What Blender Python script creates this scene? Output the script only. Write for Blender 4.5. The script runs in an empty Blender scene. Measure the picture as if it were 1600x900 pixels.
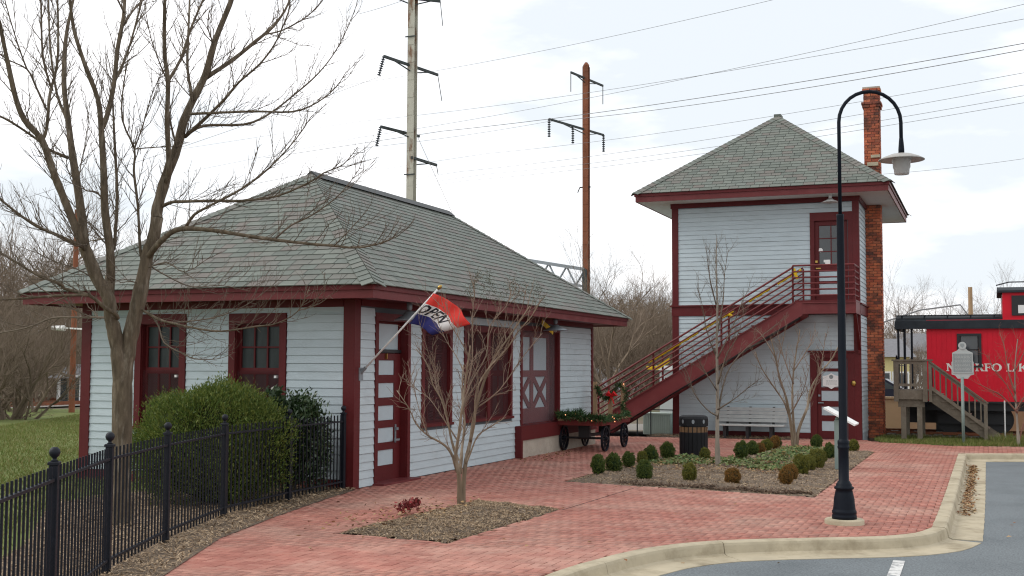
import bpy, math, random
import numpy as np
from mathutils import Vector, Matrix
rnd = random.Random(7)
npr = np.random.default_rng(7)
scene = bpy.context.scene
col = scene.collection
R = math.radians

# ------------------------------------------------------------------ camera
CH, CF, CYAW, CPIT, CROL = 1.9, 1872.652, .3766, .0647, .0037
_c, _s = math.cos(CYAW), math.sin(CYAW)
_F0, _R0, _U0 = Vector((-_s, _c, 0)), Vector((_c, _s, 0)), Vector((0, 0, 1))
_F = _F0*math.cos(CPIT)+_U0*math.sin(CPIT)
_U1 = _U0*math.cos(CPIT)-_F0*math.sin(CPIT)
_R = _R0*math.cos(CROL)+_U1*math.sin(CROL)
_U = _U1*math.cos(CROL)-_R0*math.sin(CROL)
cam_d = bpy.data.cameras.new('camera')
cam = bpy.data.objects.new('camera', cam_d)
col.objects.link(cam)
m = Matrix((_R, _U, -_F)).transposed().to_4x4()
m.translation = Vector((0, 0, CH))
cam.matrix_world = m
cam_d.sensor_width = 36
cam_d.lens = 36*CF/1600
cam_d.clip_start = .1
cam_d.clip_end = 2000
scene.camera = cam

# ------------------------------------------------------------------ sky, sun, exposure
SUN_EL, SUN_ROT = R(42), R(250)          # compass style rotation used by the sky node
world = bpy.data.worlds.new('World')
scene.world = world
world.use_nodes = True
wn, wl = world.node_tree.nodes, world.node_tree.links
bg = wn['Background']
sky = wn.new('ShaderNodeTexSky')
sky.sky_type = 'NISHITA'
sky.sun_disc = False
sky.sun_elevation = SUN_EL
sky.sun_rotation = SUN_ROT
sky.air_density = 1.2
sky.dust_density = 2.0
tc = wn.new('ShaderNodeTexCoord')
mp = wn.new('ShaderNodeMapping')
mp.inputs['Scale'].default_value = (1.3, 1.3, 4.0)
mp.inputs['Location'].default_value = (.35, .1, .2)
n1 = wn.new('ShaderNodeTexNoise')
n1.inputs['Scale'].default_value = 2.1
n1.inputs['Detail'].default_value = 6
n1.inputs['Roughness'].default_value = .55
r1 = wn.new('ShaderNodeValToRGB')          # overcast: pale blue-grey thin cloud to white thick cloud
r1.color_ramp.elements[0].position = .40
r1.color_ramp.elements[0].color = (7.1, 7.55, 8.0, 1)
r1.color_ramp.elements[1].position = .56
r1.color_ramp.elements[1].color = (11.2, 11.1, 11.2, 1)
mixs = wn.new('ShaderNodeMixRGB')
mixs.inputs['Fac'].default_value = .93
wl.new(tc.outputs['Generated'], mp.inputs['Vector'])
wl.new(mp.outputs['Vector'], n1.inputs['Vector'])
wl.new(n1.outputs['Fac'], r1.inputs['Fac'])
wl.new(sky.outputs['Color'], mixs.inputs['Color1'])
wl.new(r1.outputs['Color'], mixs.inputs['Color2'])
wl.new(mixs.outputs['Color'], bg.inputs['Color'])
bg.inputs['Strength'].default_value = .1
sun_d = bpy.data.lights.new('sun', 'SUN')
sun_d.energy = 1.1
sun_d.angle = R(28)
sun_d.color = (1, .95, .88)
sun = bpy.data.objects.new('sun', sun_d)
col.objects.link(sun)
SUN_DIR = Vector((math.sin(SUN_ROT)*math.cos(SUN_EL), math.cos(SUN_ROT)*math.cos(SUN_EL), math.sin(SUN_EL)))
sun.rotation_euler = SUN_DIR.to_track_quat('Z', 'Y').to_euler()
scene.view_settings.view_transform = 'Standard'
scene.view_settings.look = 'None'
scene.view_settings.exposure = .38
scene.view_settings.gamma = 1
scene.view_settings.use_curve_mapping = False
scene.render.engine = 'CYCLES'
scene.cycles.max_bounces = 6
scene.cycles.filter_width = 1.15
scene.cycles.use_denoising = True
scene.cycles.denoising_prefilter = 'ACCURATE'
scene.cycles.denoising_input_passes = 'RGB_ALBEDO_NORMAL'
scene.cycles.transparent_max_bounces = 12

# ------------------------------------------------------------------ measuring helpers: sight line of a photo pixel
def ray(u, v):
    return _F+_R*((u-800)/CF)-_U*((v-450)/CF)
CO = Vector((0, 0, CH))
def g(u, v, z=0.):
    d = ray(u, v); return CO+d*((z-CH)/d.z)
def onY(u, v, y):
    d = ray(u, v); return CO+d*(y/d.y)
def onX(u, v, x):
    d = ray(u, v); return CO+d*(x/d.x)
def dep(u, v, D):
    return CO+ray(u, v)*D

# ------------------------------------------------------------------ object helpers
WL = {}
def thing(name, label, cat, loc=(0, 0, 0), group=None, rotz=0., local=False):
    o = bpy.data.objects.new(name, None)
    o.empty_display_size = .2
    col.objects.link(o)
    o.location = loc
    o.rotation_euler = (0, 0, rotz)
    o['label'] = label; o['category'] = cat
    if group: o['group'] = group
    WL[o.name] = Vector((0, 0, 0)) if local else Vector(loc)
    return o
def tag(o, label, cat, group=None, kind=None):
    o['label'] = label; o['category'] = cat
    if group: o['group'] = group
    if kind: o['kind'] = kind
    return o
def place(o, wloc, parent):
    wloc = Vector(wloc)
    o.location = wloc-WL[parent.name] if parent else wloc
    WL[o.name] = wloc
    if parent: o.parent = parent
def link(name, me, parent=None, loc=(0, 0, 0), kind=None):
    o = bpy.data.objects.new(name, me)
    col.objects.link(o)
    place(o, loc, parent)
    if kind: o['kind'] = kind
    return o
def copy_tree(o, parent=None):
    c = o.copy(); col.objects.link(c)
    if parent: c.parent = parent
    WL[c.name] = WL.get(o.name, Vector((0, 0, 0)))
    for ch in list(o.children): copy_tree(ch, c)
    return c

class MB:
    def __init__(s): s.v = []; s.f = []; s.mi = []; s.k = 0
    def add(s, vs, fs):
        b = len(s.v); s.v.extend([tuple(p) for p in vs])
        for f in fs: s.f.append(tuple(i+b for i in f)); s.mi.append(s.k)
    def box(s, x0, y0, z0, x1, y1, z1):
        if x0 > x1: x0, x1 = x1, x0
        if y0 > y1: y0, y1 = y1, y0
        if z0 > z1: z0, z1 = z1, z0
        s.add([(x0, y0, z0), (x1, y0, z0), (x1, y1, z0), (x0, y1, z0), (x0, y0, z1), (x1, y0, z1), (x1, y1, z1), (x0, y1, z1)],
              [(0, 3, 2, 1), (4, 5, 6, 7), (0, 1, 5, 4), (1, 2, 6, 5), (2, 3, 7, 6), (3, 0, 4, 7)])
        return s
    def cbox(s, x0, y0, z0, x1, y1, z1, b=.006):          # box with chamfered vertical and top edges
        if x0 > x1: x0, x1 = x1, x0
        if y0 > y1: y0, y1 = y1, y0
        def oct_(e, z): return [(x0+e+b, y0+e, z), (x1-e-b, y0+e, z), (x1-e, y0+e+b, z), (x1-e, y1-e-b, z), (x1-e-b, y1-e, z), (x0+e+b, y1-e, z), (x0+e, y1-e-b, z), (x0+e, y0+e+b, z)]
        vs = oct_(0, z0)+oct_(0, z1-b)+oct_(b, z1)
        fs = [tuple(range(7, -1, -1)), tuple(range(16, 24))]
        for r in (0, 8):
            for i in range(8): fs.append((r+i, r+(i+1) % 8, r+8+(i+1) % 8, r+8+i))
        s.add(vs, fs); return s
    def bar(s, a, b, w, h=None, up=(0, 0, 1)):            # square bar from a to b
        a, b = Vector(a), Vector(b); h = h or w
        d = (b-a).normalized(); u = Vector(up)
        if abs(d.dot(u)) > .98: u = Vector((1, 0, 0))
        x = d.cross(u).normalized(); y = x.cross(d)
        vs = []
        for p in (a, b):
            for i, j in ((-1, -1), (1, -1), (1, 1), (-1, 1)): vs.append(p+x*(i*w/2)+y*(j*h/2))
        s.add(vs, [(0, 1, 2, 3), (7, 6, 5, 4), (0, 4, 5, 1), (1, 5, 6, 2), (2, 6, 7, 3), (3, 7, 4, 0)]); return s
    def tube(s, pts, rad, n=8, cap=True):
        pts = [Vector(p) for p in pts]
        if not hasattr(rad, '__len__'): rad = [rad]*len(pts)
        ref = None; vs = []
        for i, p in enumerate(pts):
            d = (pts[min(i+1, len(pts)-1)]-pts[max(i-1, 0)]).normalized()
            if ref is None:
                ref = Vector((0, 0, 1)) if abs(d.z) < .9 else Vector((1, 0, 0))
                x = d.cross(ref).normalized()
            else:
                x = (x-d*x.dot(d)).normalized()
            y = d.cross(x)
            for k in range(n):
                a = 2*math.pi*k/n; vs.append(p+(x*math.cos(a)+y*math.sin(a))*rad[i])
        fs = []
        for i in range(len(pts)-1):
            for k in range(n): fs.append((i*n+k, i*n+(k+1) % n, (i+1)*n+(k+1) % n, (i+1)*n+k))
        if cap: fs.append(tuple(range(n-1, -1, -1))); fs.append(tuple((len(pts)-1)*n+k for k in range(n)))
        s.add(vs, fs); return s
    def lathe(s, prof, n=24, c=(0, 0), axis='z'):
        vs = []
        for r, z in prof:
            for k in range(n):
                a = 2*math.pi*k/n; vs.append((c[0]+r*math.cos(a), c[1]+r*math.sin(a), z))
        fs = []
        for i in range(len(prof)-1):
            for k in range(n): fs.append((i*n+k, i*n+(k+1) % n, (i+1)*n+(k+1) % n, (i+1)*n+k))
        s.add(vs, fs); return s
    def prism(s, poly, vec):
        n = len(poly); v = Vector(vec); a = [Vector(p) for p in poly]
        s.add(a+[p+v for p in a], [tuple(range(n-1, -1, -1)), tuple(range(n, 2*n))]+[(i, (i+1) % n, n+(i+1) % n, n+i) for i in range(n)]); return s
    def mesh(s, name, mats, smooth=False, org=None, norm=True):
        me = bpy.data.meshes.new(name)
        vs = s.v if org is None else [(x-org[0], y-org[1], z-org[2]) for x, y, z in s.v]
        me.from_pydata(vs, [], s.f)
        mats = mats if isinstance(mats, (list, tuple)) else [mats]
        for mm in mats: me.materials.append(mm)
        if len(mats) > 1: me.polygons.foreach_set('material_index', s.mi)
        if smooth: me.polygons.foreach_set('use_smooth', [True]*len(s.f))
        me.update()
        if norm:
            import bmesh
            bm = bmesh.new(); bm.from_mesh(me); bmesh.ops.recalc_face_normals(bm, faces=bm.faces); bm.to_mesh(me); bm.free()
        return me
    def build(s, name, mats, parent=None, smooth=False, kind=None, norm=True):
        if not s.v: return None
        a = np.array(s.v); lo, hi = a.min(0), a.max(0)
        org = Vector(((lo[0]+hi[0])/2, (lo[1]+hi[1])/2, lo[2]))
        return link(name, s.mesh(name, mats, smooth, org, norm), parent, org, kind)
def box(name, mat, parent, *b, kind=None):
    return MB().box(*b).build(name, mat, parent, kind=kind)
def npmesh(name, V, Fq, mats, smooth=False, mi=None):
    me = bpy.data.meshes.new(name)
    V = np.asarray(V, np.float32).reshape(-1, 3); Fq = np.asarray(Fq, np.int32); k = Fq.shape[1]
    me.vertices.add(len(V)); me.vertices.foreach_set('co', V.ravel())
    me.loops.add(Fq.size); me.loops.foreach_set('vertex_index', Fq.ravel())
    me.polygons.add(len(Fq)); me.polygons.foreach_set('loop_start', np.arange(0, Fq.size, k, dtype=np.int32))
    try: me.polygons.foreach_set('loop_total', np.full(len(Fq), k, np.int32))
    except Exception: pass
    mats = mats if isinstance(mats, (list, tuple)) else [mats]
    for mm in mats: me.materials.append(mm)
    if mi is not None: me.polygons.foreach_set('material_index', np.asarray(mi, np.int32))
    if smooth: me.polygons.foreach_set('use_smooth', np.ones(len(Fq), bool))
    me.update(); me.validate()
    return me
def flakes(P, D, N, L, W, bend=0.):
    """P centres, D long directions, N normals (n,3), L,W sizes: diamond-ish leaf quads (4 verts, one quad folded)"""
    S = np.cross(D, N); S /= np.linalg.norm(S, axis=1)[:, None]+1e-9
    L = np.asarray(L)[:, None]; W = np.asarray(W)[:, None]
    a = P-D*L*.5; b = P+S*W*.5+N*L*bend; c_ = P+D*L*.5; d = P-S*W*.5+N*L*bend
    V = np.stack([a, b, c_, d], 1).reshape(-1, 3)
    F = np.arange(len(P)*4).reshape(-1, 4)
    return V, F
def rand_unit(n):
    a = npr.normal(size=(n, 3)); return a/np.linalg.norm(a, axis=1)[:, None]

# ------------------------------------------------------------------ materials
def M(name, base, rough=.7, var=0., noise=0., nscale=6., stain=None, bump=0., bscale=40., metal=0., spec=.22, island=None, stretch=(1, 1, 1), backlight=0.):
    """base colour, with per-piece value variation, mottling noise, optional second colour in patches, and bump"""
    mt = bpy.data.materials.new(name); mt.use_nodes = True
    n, l = mt.node_tree.nodes, mt.node_tree.links
    b = n['Principled BSDF']
    b.inputs['Roughness'].default_value = rough; b.inputs['Metallic'].default_value = metal
    b.inputs['Specular IOR Level'].default_value = spec
    rgb = n.new('ShaderNodeRGB'); rgb.outputs[0].default_value = (*base, 1); cur = rgb.outputs[0]
    geo = n.new('ShaderNodeNewGeometry'); oi = n.new('ShaderNodeObjectInfo')
    ad = n.new('ShaderNodeMath'); ad.operation = 'ADD'
    l.new(geo.outputs['Random Per Island'], ad.inputs[0]); l.new(oi.outputs['Random'], ad.inputs[1])
    fr = n.new('ShaderNodeMath'); fr.operation = 'FRACT'; l.new(ad.outputs[0], fr.inputs[0])
    if island:
        cr = n.new('ShaderNodeValToRGB'); cr.color_ramp.interpolation = 'LINEAR'
        e = cr.color_ramp.elements
        while len(e) < len(island): e.new(.5)
        for i, c in enumerate(island):
            e[i].position = i/(len(island)-1) if len(c) < 4 else c[3]; e[i].color = (*c[:3], 1)
        l.new(fr.outputs[0], cr.inputs['Fac']); cur = cr.outputs['Color']
    pos = geo.outputs['Position']
    mpn = n.new('ShaderNodeMapping'); mpn.inputs['Scale'].default_value = stretch; l.new(pos, mpn.inputs['Vector'])
    if stain:
        ns = n.new('ShaderNodeTexNoise'); ns.inputs['Scale'].default_value = stain[1]; ns.inputs['Detail'].default_value = 8; ns.inputs['Roughness'].default_value = .65
        l.new(mpn.outputs[0], ns.inputs['Vector'])
        mr = n.new('ShaderNodeMapRange'); mr.inputs['From Min'].default_value = stain[2]; mr.inputs['From Max'].default_value = stain[3]
        mr.inputs['To Max'].default_value = stain[4] if len(stain) > 4 else 1.
        l.new(ns.outputs['Fac'], mr.inputs['Value'])
        mx = n.new('ShaderNodeMixRGB'); l.new(mr.outputs[0], mx.inputs['Fac']); l.new(cur, mx.inputs['Color1']); mx.inputs['Color2'].default_value = (*stain[0], 1)
        cur = mx.outputs[0]
    if noise or var:
        hv = n.new('ShaderNodeHueSaturation'); l.new(cur, hv.inputs['Color'])
        val = None
        if noise:
            nz = n.new('ShaderNodeTexNoise'); nz.inputs['Scale'].default_value = nscale; nz.inputs['Detail'].default_value = 7; nz.inputs['Roughness'].default_value = .62
            l.new(mpn.outputs[0], nz.inputs['Vector'])
            m1 = n.new('ShaderNodeMapRange'); m1.inputs['From Min'].default_value = .25; m1.inputs['From Max'].default_value = .75
            m1.inputs['To Min'].default_value = 1-noise; m1.inputs['To Max'].default_value = 1+noise
            l.new(nz.outputs['Fac'], m1.inputs['Value']); val = m1.outputs[0]
        if var:
            m2 = n.new('ShaderNodeMapRange'); m2.inputs['To Min'].default_value = 1-var; m2.inputs['To Max'].default_value = 1+var
            fr2 = n.new('ShaderNodeMath'); fr2.operation = 'MULTIPLY'; fr2.inputs[1].default_value = 7.31; l.new(fr.outputs[0], fr2.inputs[0])
            fr3 = n.new('ShaderNodeMath'); fr3.operation = 'FRACT'; l.new(fr2.outputs[0], fr3.inputs[0])
            l.new(fr3.outputs[0], m2.inputs['Value'])
            if val:
                mm = n.new('ShaderNodeMath'); mm.operation = 'MULTIPLY'; l.new(val, mm.inputs[0]); l.new(m2.outputs[0], mm.inputs[1]); val = mm.outputs[0]
            else: val = m2.outputs[0]
        l.new(val, hv.inputs['Value']); cur = hv.outputs[0]
    l.new(cur, b.inputs['Base Color'])
    if bump:
        nb = n.new('ShaderNodeTexNoise'); nb.inputs['Scale'].default_value = bscale; nb.inputs['Detail'].default_value = 5
        l.new(mpn.outputs[0], nb.inputs['Vector'])
        bp = n.new('ShaderNodeBump'); bp.inputs['Strength'].default_value = bump; bp.inputs['Distance'].default_value = .02
        l.new(nb.outputs['Fac'], bp.inputs['Height']); l.new(bp.outputs[0], b.inputs['Normal'])
    if backlight:
        tr = n.new('ShaderNodeBsdfTranslucent'); l.new(cur, tr.inputs['Color'])
        ms = n.new('ShaderNodeMixShader'); ms.inputs[0].default_value = backlight
        l.new(b.outputs[0], ms.inputs[1]); l.new(tr.outputs[0], ms.inputs[2]); l.new(ms.outputs[0], n['Material Output'].inputs['Surface'])
    return mt
m_side = M('siding_paint', (.465, .54, .57), .6, var=.035, noise=.05, nscale=2.2, stain=((.28, .30, .29), 1.6, .52, .8, .4), bump=.12, bscale=25, stretch=(1, 1, 3))
m_panel = M('grey_panel_paint', (.43, .51, .545), .5, noise=.04, nscale=5)
m_maroon = M('maroon_paint', (.102, .013, .0145), .5, var=.05, noise=.10, nscale=3, stain=((.10, .03, .03), 2., .55, .8, .5), bump=.1, bscale=30)
m_maroon2 = M('faded_maroon_paint', (.135, .028, .029), .5, var=.04, noise=.12, nscale=3, stain=((.22, .07, .07), 2., .5, .8, .5), bump=.1, bscale=30)
m_slate = M('slate', (.2, .22, .2), .62, island=[(.118, .134, .118), (.138, .155, .135), (.152, .168, .146), (.13, .148, .132), (.155, .138, .124), (.145, .16, .14), (.123, .139, .122), (.15, .136, .122), (.143, .16, .142), (.162, .178, .155)], var=.05, noise=.1, nscale=5, stain=((.10, .115, .095), 1.1, .5, .8, .45), bump=.15, bscale=30)
m_ridge = M('ridge_metal', (.045, .048, .048), .5, noise=.2)
m_brickpave = M('paving_brick', (.3, .12, .1), .75, island=[(.35, .135, .104), (.375, .155, .12), (.395, .172, .132), (.36, .145, .11), (.405, .185, .144), (.38, .162, .125), (.34, .13, .10), (.43, .21, .165)], var=.06, noise=.24, nscale=2.4, stain=((.50, .34, .27), .55, .45, .75, .7), bump=.25, bscale=60)
m_mortar = M('joint_sand', (.13, .068, .056), .95, noise=.3, nscale=20)
m_red_brick = M('chimney_brick', (.25, .07, .04), .8, island=[(.30, .075, .04), (.42, .11, .055), (.48, .14, .065), (.36, .09, .05), (.15, .06, .045), (.45, .13, .06), (.52, .17, .09)], noise=.2, nscale=9, stain=((.06, .035, .03), 2.0, .47, .60, .8), bump=.3, bscale=50)
m_mortar2 = M('lime_mortar', (.22, .15, .11), .95, noise=.3, nscale=10)
m_conc = M('concrete', (.43, .375, .27), .85, noise=.14, nscale=3, stain=((.22, .18, .115), 2.4, .47, .72, .85), bump=.25, bscale=60)
m_conc2 = M('rough_foundation_concrete', (.40, .36, .30), .9, noise=.2, nscale=5, stain=((.25, .2, .16), 2.5, .5, .75, .7), bump=.4, bscale=25)
m_asph = M('asphalt', (.165, .186, .197), .9, noise=.5, nscale=45, stain=((.10, .115, .125), .8, .45, .75, .7), bump=.5, bscale=150)
m_white = M('white_paint', (.78, .78, .76), .5, noise=.05)
m_line = M('worn_road_paint', (.62, .62, .6), .7, noise=.2, nscale=20, stain=((.2, .21, .22), 9, .5, .62, .8))
m_black = M('black_paint', (.008, .009, .011), .5, noise=.2, nscale=8, spec=.5)
m_lamp = M('lamp_paint', (.007, .010, .016), .5, noise=.2, nscale=6, spec=.12)
m_iron = M('black_iron', (.008, .010, .016), .5, noise=.3, nscale=15, spec=.25)
m_bark = M('bark', (.115, .09, .062), .95, noise=.55, nscale=16, stain=((.26, .225, .175), 12, .52, .70, .8), bump=1., bscale=30, stretch=(1, 1, .22))
m_twig = M('twig_bark', (.14, .112, .085), .85, noise=.25, nscale=4)
m_crape = M('crape_myrtle_bark', (.19, .14, .095), .75, noise=.3, nscale=6, stain=((.42, .36, .28), 7, .5, .7, .7), stretch=(1, 1, .3))
m_crapet = M('crape_myrtle_twig', (.22, .16, .12), .8, noise=.2)
m_greybark = M('smooth_grey_bark', (.25, .22, .18), .8, noise=.25, nscale=8, bump=.3, stretch=(1, 1, .4))
m_seed = M('seed_heads', (.07, .07, .045), .9, island=[(.05, .055, .03), (.09, .075, .05), (.065, .075, .045)])
m_wood_far = M('far_bark', (.175, .135, .10), .95, var=.22, noise=.2, nscale=.3)
m_wood_pale = M('far_pale_bark', (.26, .225, .20), .95, var=.15, noise=.2, nscale=.3)
m_yew = M('yew_leaves', (.06, .09, .02), .5, island=[(.05, .09, .019), (.085, .135, .026), (.13, .175, .034), (.18, .20, .046), (.07, .115, .022), (.145, .175, .036)], backlight=.25)
m_laurel = M('laurel_leaves', (.04, .08, .03), .3, island=[(.02, .045, .018), (.035, .07, .025), (.06, .10, .04), (.03, .06, .022)], spec=.6, backlight=.15)
BOX_G = [(.05, .08, .018), (.08, .115, .024), (.115, .15, .032), (.07, .10, .022)]
BOX_Y = [(.10, .12, .022), (.15, .16, .03), (.21, .19, .04), (.13, .13, .028)]
BOX_B = [(.12, .09, .022), (.24, .12, .03), (.34, .16, .045), (.18, .095, .025), (.10, .10, .022)]
m_boxw = [M('box_leaves_green', (0, 0, 0), .5, island=BOX_G, backlight=.15), M('box_leaves_yellowish', (0, 0, 0), .5, island=BOX_Y, backlight=.15), M('box_leaves_bronzed', (0, 0, 0), .55, island=BOX_B, backlight=.15)]
m_ivy = M('ivy_leaves', (.05, .1, .03), .5, island=[(.05, .09, .028), (.10, .16, .045), (.16, .21, .075), (.21, .22, .09), (.07, .12, .04), (.28, .18, .07)], backlight=.15)
m_mulch = M('mulch_chips', (.2, .16, .12), .95, island=[(.22, .15, .09), (.36, .26, .165), (.13, .085, .05), (.52, .40, .27), (.29, .205, .13), (.42, .32, .21)], stain=((.08, .055, .04), 1.3, .52, .7, .6))
m_soil = M('mulch_soil', (.15, .115, .085), .95, noise=.4, nscale=12, bump=.6, bscale=40)
m_leaf = M('dead_leaves', (.25, .14, .07), .9, island=[(.2, .10, .05), (.33, .2, .09), (.42, .30, .17), (.14, .08, .05), (.28, .13, .06)])
m_grass = M('grass_blades', (.1, .15, .04), .7, island=[(.09, .13, .028), (.13, .175, .038), (.175, .20, .055), (.25, .21, .09), (.12, .155, .034)], backlight=.2)
m_lawn = M('lawn_soil', (.12, .15, .04), .95, noise=.3, nscale=1.5, stain=((.14, .13, .05), .5, .5, .75, .7))
m_earth = M('brown_earth', (.13, .105, .075), .98, noise=.3, nscale=.6, stain=((.10, .105, .05), .12, .45, .6, .8))
m_ballast = M('ballast', (.25, .23, .21), .95, noise=.35, nscale=12, bump=.6, bscale=30)
m_rust = M('rusted_steel', (.22, .08, .042), .8, noise=.25, nscale=2, stain=((.10, .05, .035), 1.2, .5, .75, .7), stretch=(1, 1, .4))
m_rustw = M('peeling_pale_steel', (.45, .44, .37), .7, noise=.12, nscale=2, stain=((.17, .08, .04), 1.1, .53, .62, .9), stretch=(1, 1, .35))
m_galv = M('galvanised_steel', (.24, .27, .29), .5, metal=.4, noise=.15, nscale=2)
m_galvw = M('grey_green_post', (.22, .28, .26), .5, noise=.1)
m_arm = M('weathered_steel_arm', (.05, .06, .06), .7, noise=.3)
m_ins = M('insulator_glaze', (.04, .05, .06), .3)
m_wire = M('wire', (.22, .22, .23), .6)
m_glass = M('dark_glass', (.035, .045, .05), .08, noise=.3, nscale=1.2, spec=.6)
m_curt = M('glass_over_curtain', (.04, .05, .05), .3, noise=.35, nscale=3, spec=.2, stretch=(3, 3, .6))
m_sofw = M('soffit_paint', (.62, .63, .62), .7, noise=.06)
m_tan = M('tan_lumber', (.36, .24, .14), .8, noise=.2, nscale=6, stretch=(1, 1, .2))
m_deck = M('weathered_lumber', (.155, .13, .10), .85, var=.12, noise=.22, nscale=5, stain=((.24, .22, .18), 3, .5, .75, .6), bump=.3, bscale=30)
m_benchw = M('weathered_bench_slats', (.36, .37, .36), .8, var=.06, noise=.15, nscale=6, stain=((.35, .17, .10), 2.2, .62, .7, .8))
m_red = M('caboose_red', (.66, .010, .028), .5, var=.02, noise=.10, nscale=2, stain=((.46, .02, .03), 1.1, .5, .8, .6))
m_roofblk = M('black_canvas_roof', (.03, .036, .042), .75, noise=.3, nscale=3)
m_letter = M('letter_white', (.75, .72, .66), .6, noise=.1)
m_flagr = M('flag_red', (.62, .045, .035), .8, backlight=.3)
m_flagw = M('flag_white', (.66, .63, .62), .8, backlight=.3)
m_flagb = M('flag_blue', (.035, .035, .16), .8, backlight=.3)
m_ink = M('black_ink', (.015, .014, .018), .8)
m_yel = M('yellow_tape', (.68, .44, .015), .45, noise=.12)
m_brass = M('brass', (.42, .28, .08), .35, metal=.9)
m_sign = M('sign_silver', (.40, .43, .42), .6, noise=.08)
m_signtxt = M('sign_text_field', (.25, .28, .28), .7, noise=.1)
m_gar = M('garland_needles', (.03, .07, .02), .6, island=[(.015, .045, .015), (.03, .075, .022), (.06, .10, .03), (.02, .055, .018)])
m_bow = M('red_ribbon', (.55, .012, .015), .5)
m_shedw = M('pale_wall', (.50, .53, .52), .7, noise=.06)
m_house_y = M('yellow_siding', (.62, .54, .26), .7, noise=.06)
m_house_w = M('white_siding', (.66, .66, .64), .7, noise=.06)
m_house_r = M('grey_shingles', (.19, .19, .2), .9, noise=.2)
m_tanwall = M('tan_wall', (.46, .32, .19), .85, noise=.12, nscale=1)
m_hill = M('leaf_litter_hill', (.16, .125, .10), 1, noise=.4, nscale=.5)
m_trash = M('bin_slats', (.009, .010, .012), .6, var=.25, noise=.3)
m_trashb = M('bin_brown_slats', (.16, .095, .05), .7, var=.2, noise=.3)
m_ac = M('cooling_unit_paint', (.36, .42, .38), .55, noise=.06)
def emis(name, c, s):
    mt = bpy.data.materials.new(name); mt.use_nodes = True; b = mt.node_tree.nodes['Principled BSDF']
    b.inputs['Base Color'].default_value = (*c, 1); b.inputs['Emission Color'].default_value = (*c, 1); b.inputs['Emission Strength'].default_value = s; return mt
m_light = emis('fairy_light', (1, .4, .18), 1.3)
m_gap = M('painted_shadow_sheathing', (.10, .11, .12), .9)  # wall core coloured dark to paint shadow lines between the lapped boards
m_cartred = M('faded_cart_red', (.13, .022, .02), .7, noise=.25, nscale=5)
def screen_mat():
    mt = bpy.data.materials.new('maroon_wire_screen'); mt.use_nodes = True
    n, l = mt.node_tree.nodes, mt.node_tree.links; b = n['Principled BSDF']
    b.inputs['Base Color'].default_value = (.07, .010, .013, 1); b.inputs['Roughness'].default_value = .8
    geo = n.new('ShaderNodeNewGeometry'); sx = n.new('ShaderNodeSeparateXYZ'); l.new(geo.outputs['Position'], sx.inputs[0])
    h = n.new('ShaderNodeMath'); h.operation = 'ADD'; l.new(sx.outputs[0], h.inputs[0]); l.new(sx.outputs[1], h.inputs[1])
    outs = []
    for sg in (1, -1):
        q = n.new('ShaderNodeMath'); q.operation = 'MULTIPLY_ADD'; q.inputs[1].default_value = sg; l.new(sx.outputs[2], q.inputs[0]); l.new(h.outputs[0], q.inputs[2])
        w = n.new('ShaderNodeMath'); w.operation = 'MULTIPLY'; w.inputs[1].default_value = 22; l.new(q.outputs[0], w.inputs[0])
        f = n.new('ShaderNodeMath'); f.operation = 'FRACT'; l.new(w.outputs[0], f.inputs[0])
        c = n.new('ShaderNodeMath'); c.operation = 'LESS_THAN'; c.inputs[1].default_value = .2; l.new(f.outputs[0], c.inputs[0]); outs.append(c)
    mx = n.new('ShaderNodeMath'); mx.operation = 'MAXIMUM'; l.new(outs[0].outputs[0], mx.inputs[0]); l.new(outs[1].outputs[0], mx.inputs[1])
    t = n.new('ShaderNodeBsdfTransparent'); ms = n.new('ShaderNodeMixShader')
    l.new(mx.outputs[0], ms.inputs[0]); l.new(t.outputs[0], ms.inputs[1]); l.new(b.outputs[0], ms.inputs[2]); l.new(ms.outputs[0], n['Material Output'].inputs['Surface'])
    return mt
m_screen = screen_mat()
def frosted():
    mt = bpy.data.materials.new('hazy_plastic'); mt.use_nodes = True
    n, l = mt.node_tree.nodes, mt.node_tree.links; b = n['Principled BSDF']
    b.inputs['Base Color'].default_value = (.35, .33, .35, 1); b.inputs['Roughness'].default_value = .25
    t = n.new('ShaderNodeBsdfTransparent'); ms = n.new('ShaderNodeMixShader'); ms.inputs[0].default_value = .10
    l.new(t.outputs[0], ms.inputs[1]); l.new(b.outputs[0], ms.inputs[2]); l.new(ms.outputs[0], n['Material Output'].inputs['Surface']); return mt
m_plexi = frosted()
def globe():
    mt = bpy.data.materials.new('prismatic_lens'); mt.use_nodes = True
    n, l = mt.node_tree.nodes, mt.node_tree.links; b = n['Principled BSDF']
    b.inputs['Base Color'].default_value = (.55, .55, .54, 1); b.inputs['Roughness'].default_value = .2
    t = n.new('ShaderNodeBsdfTranslucent'); t.inputs[0].default_value = (.8, .8, .78, 1); ms = n.new('ShaderNodeMixShader'); ms.inputs[0].default_value = .55
    l.new(b.outputs[0], ms.inputs[1]); l.new(t.outputs[0], ms.inputs[2]); l.new(ms.outputs[0], n['Material Output'].inputs['Surface']); return mt
m_lens = globe()
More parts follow.
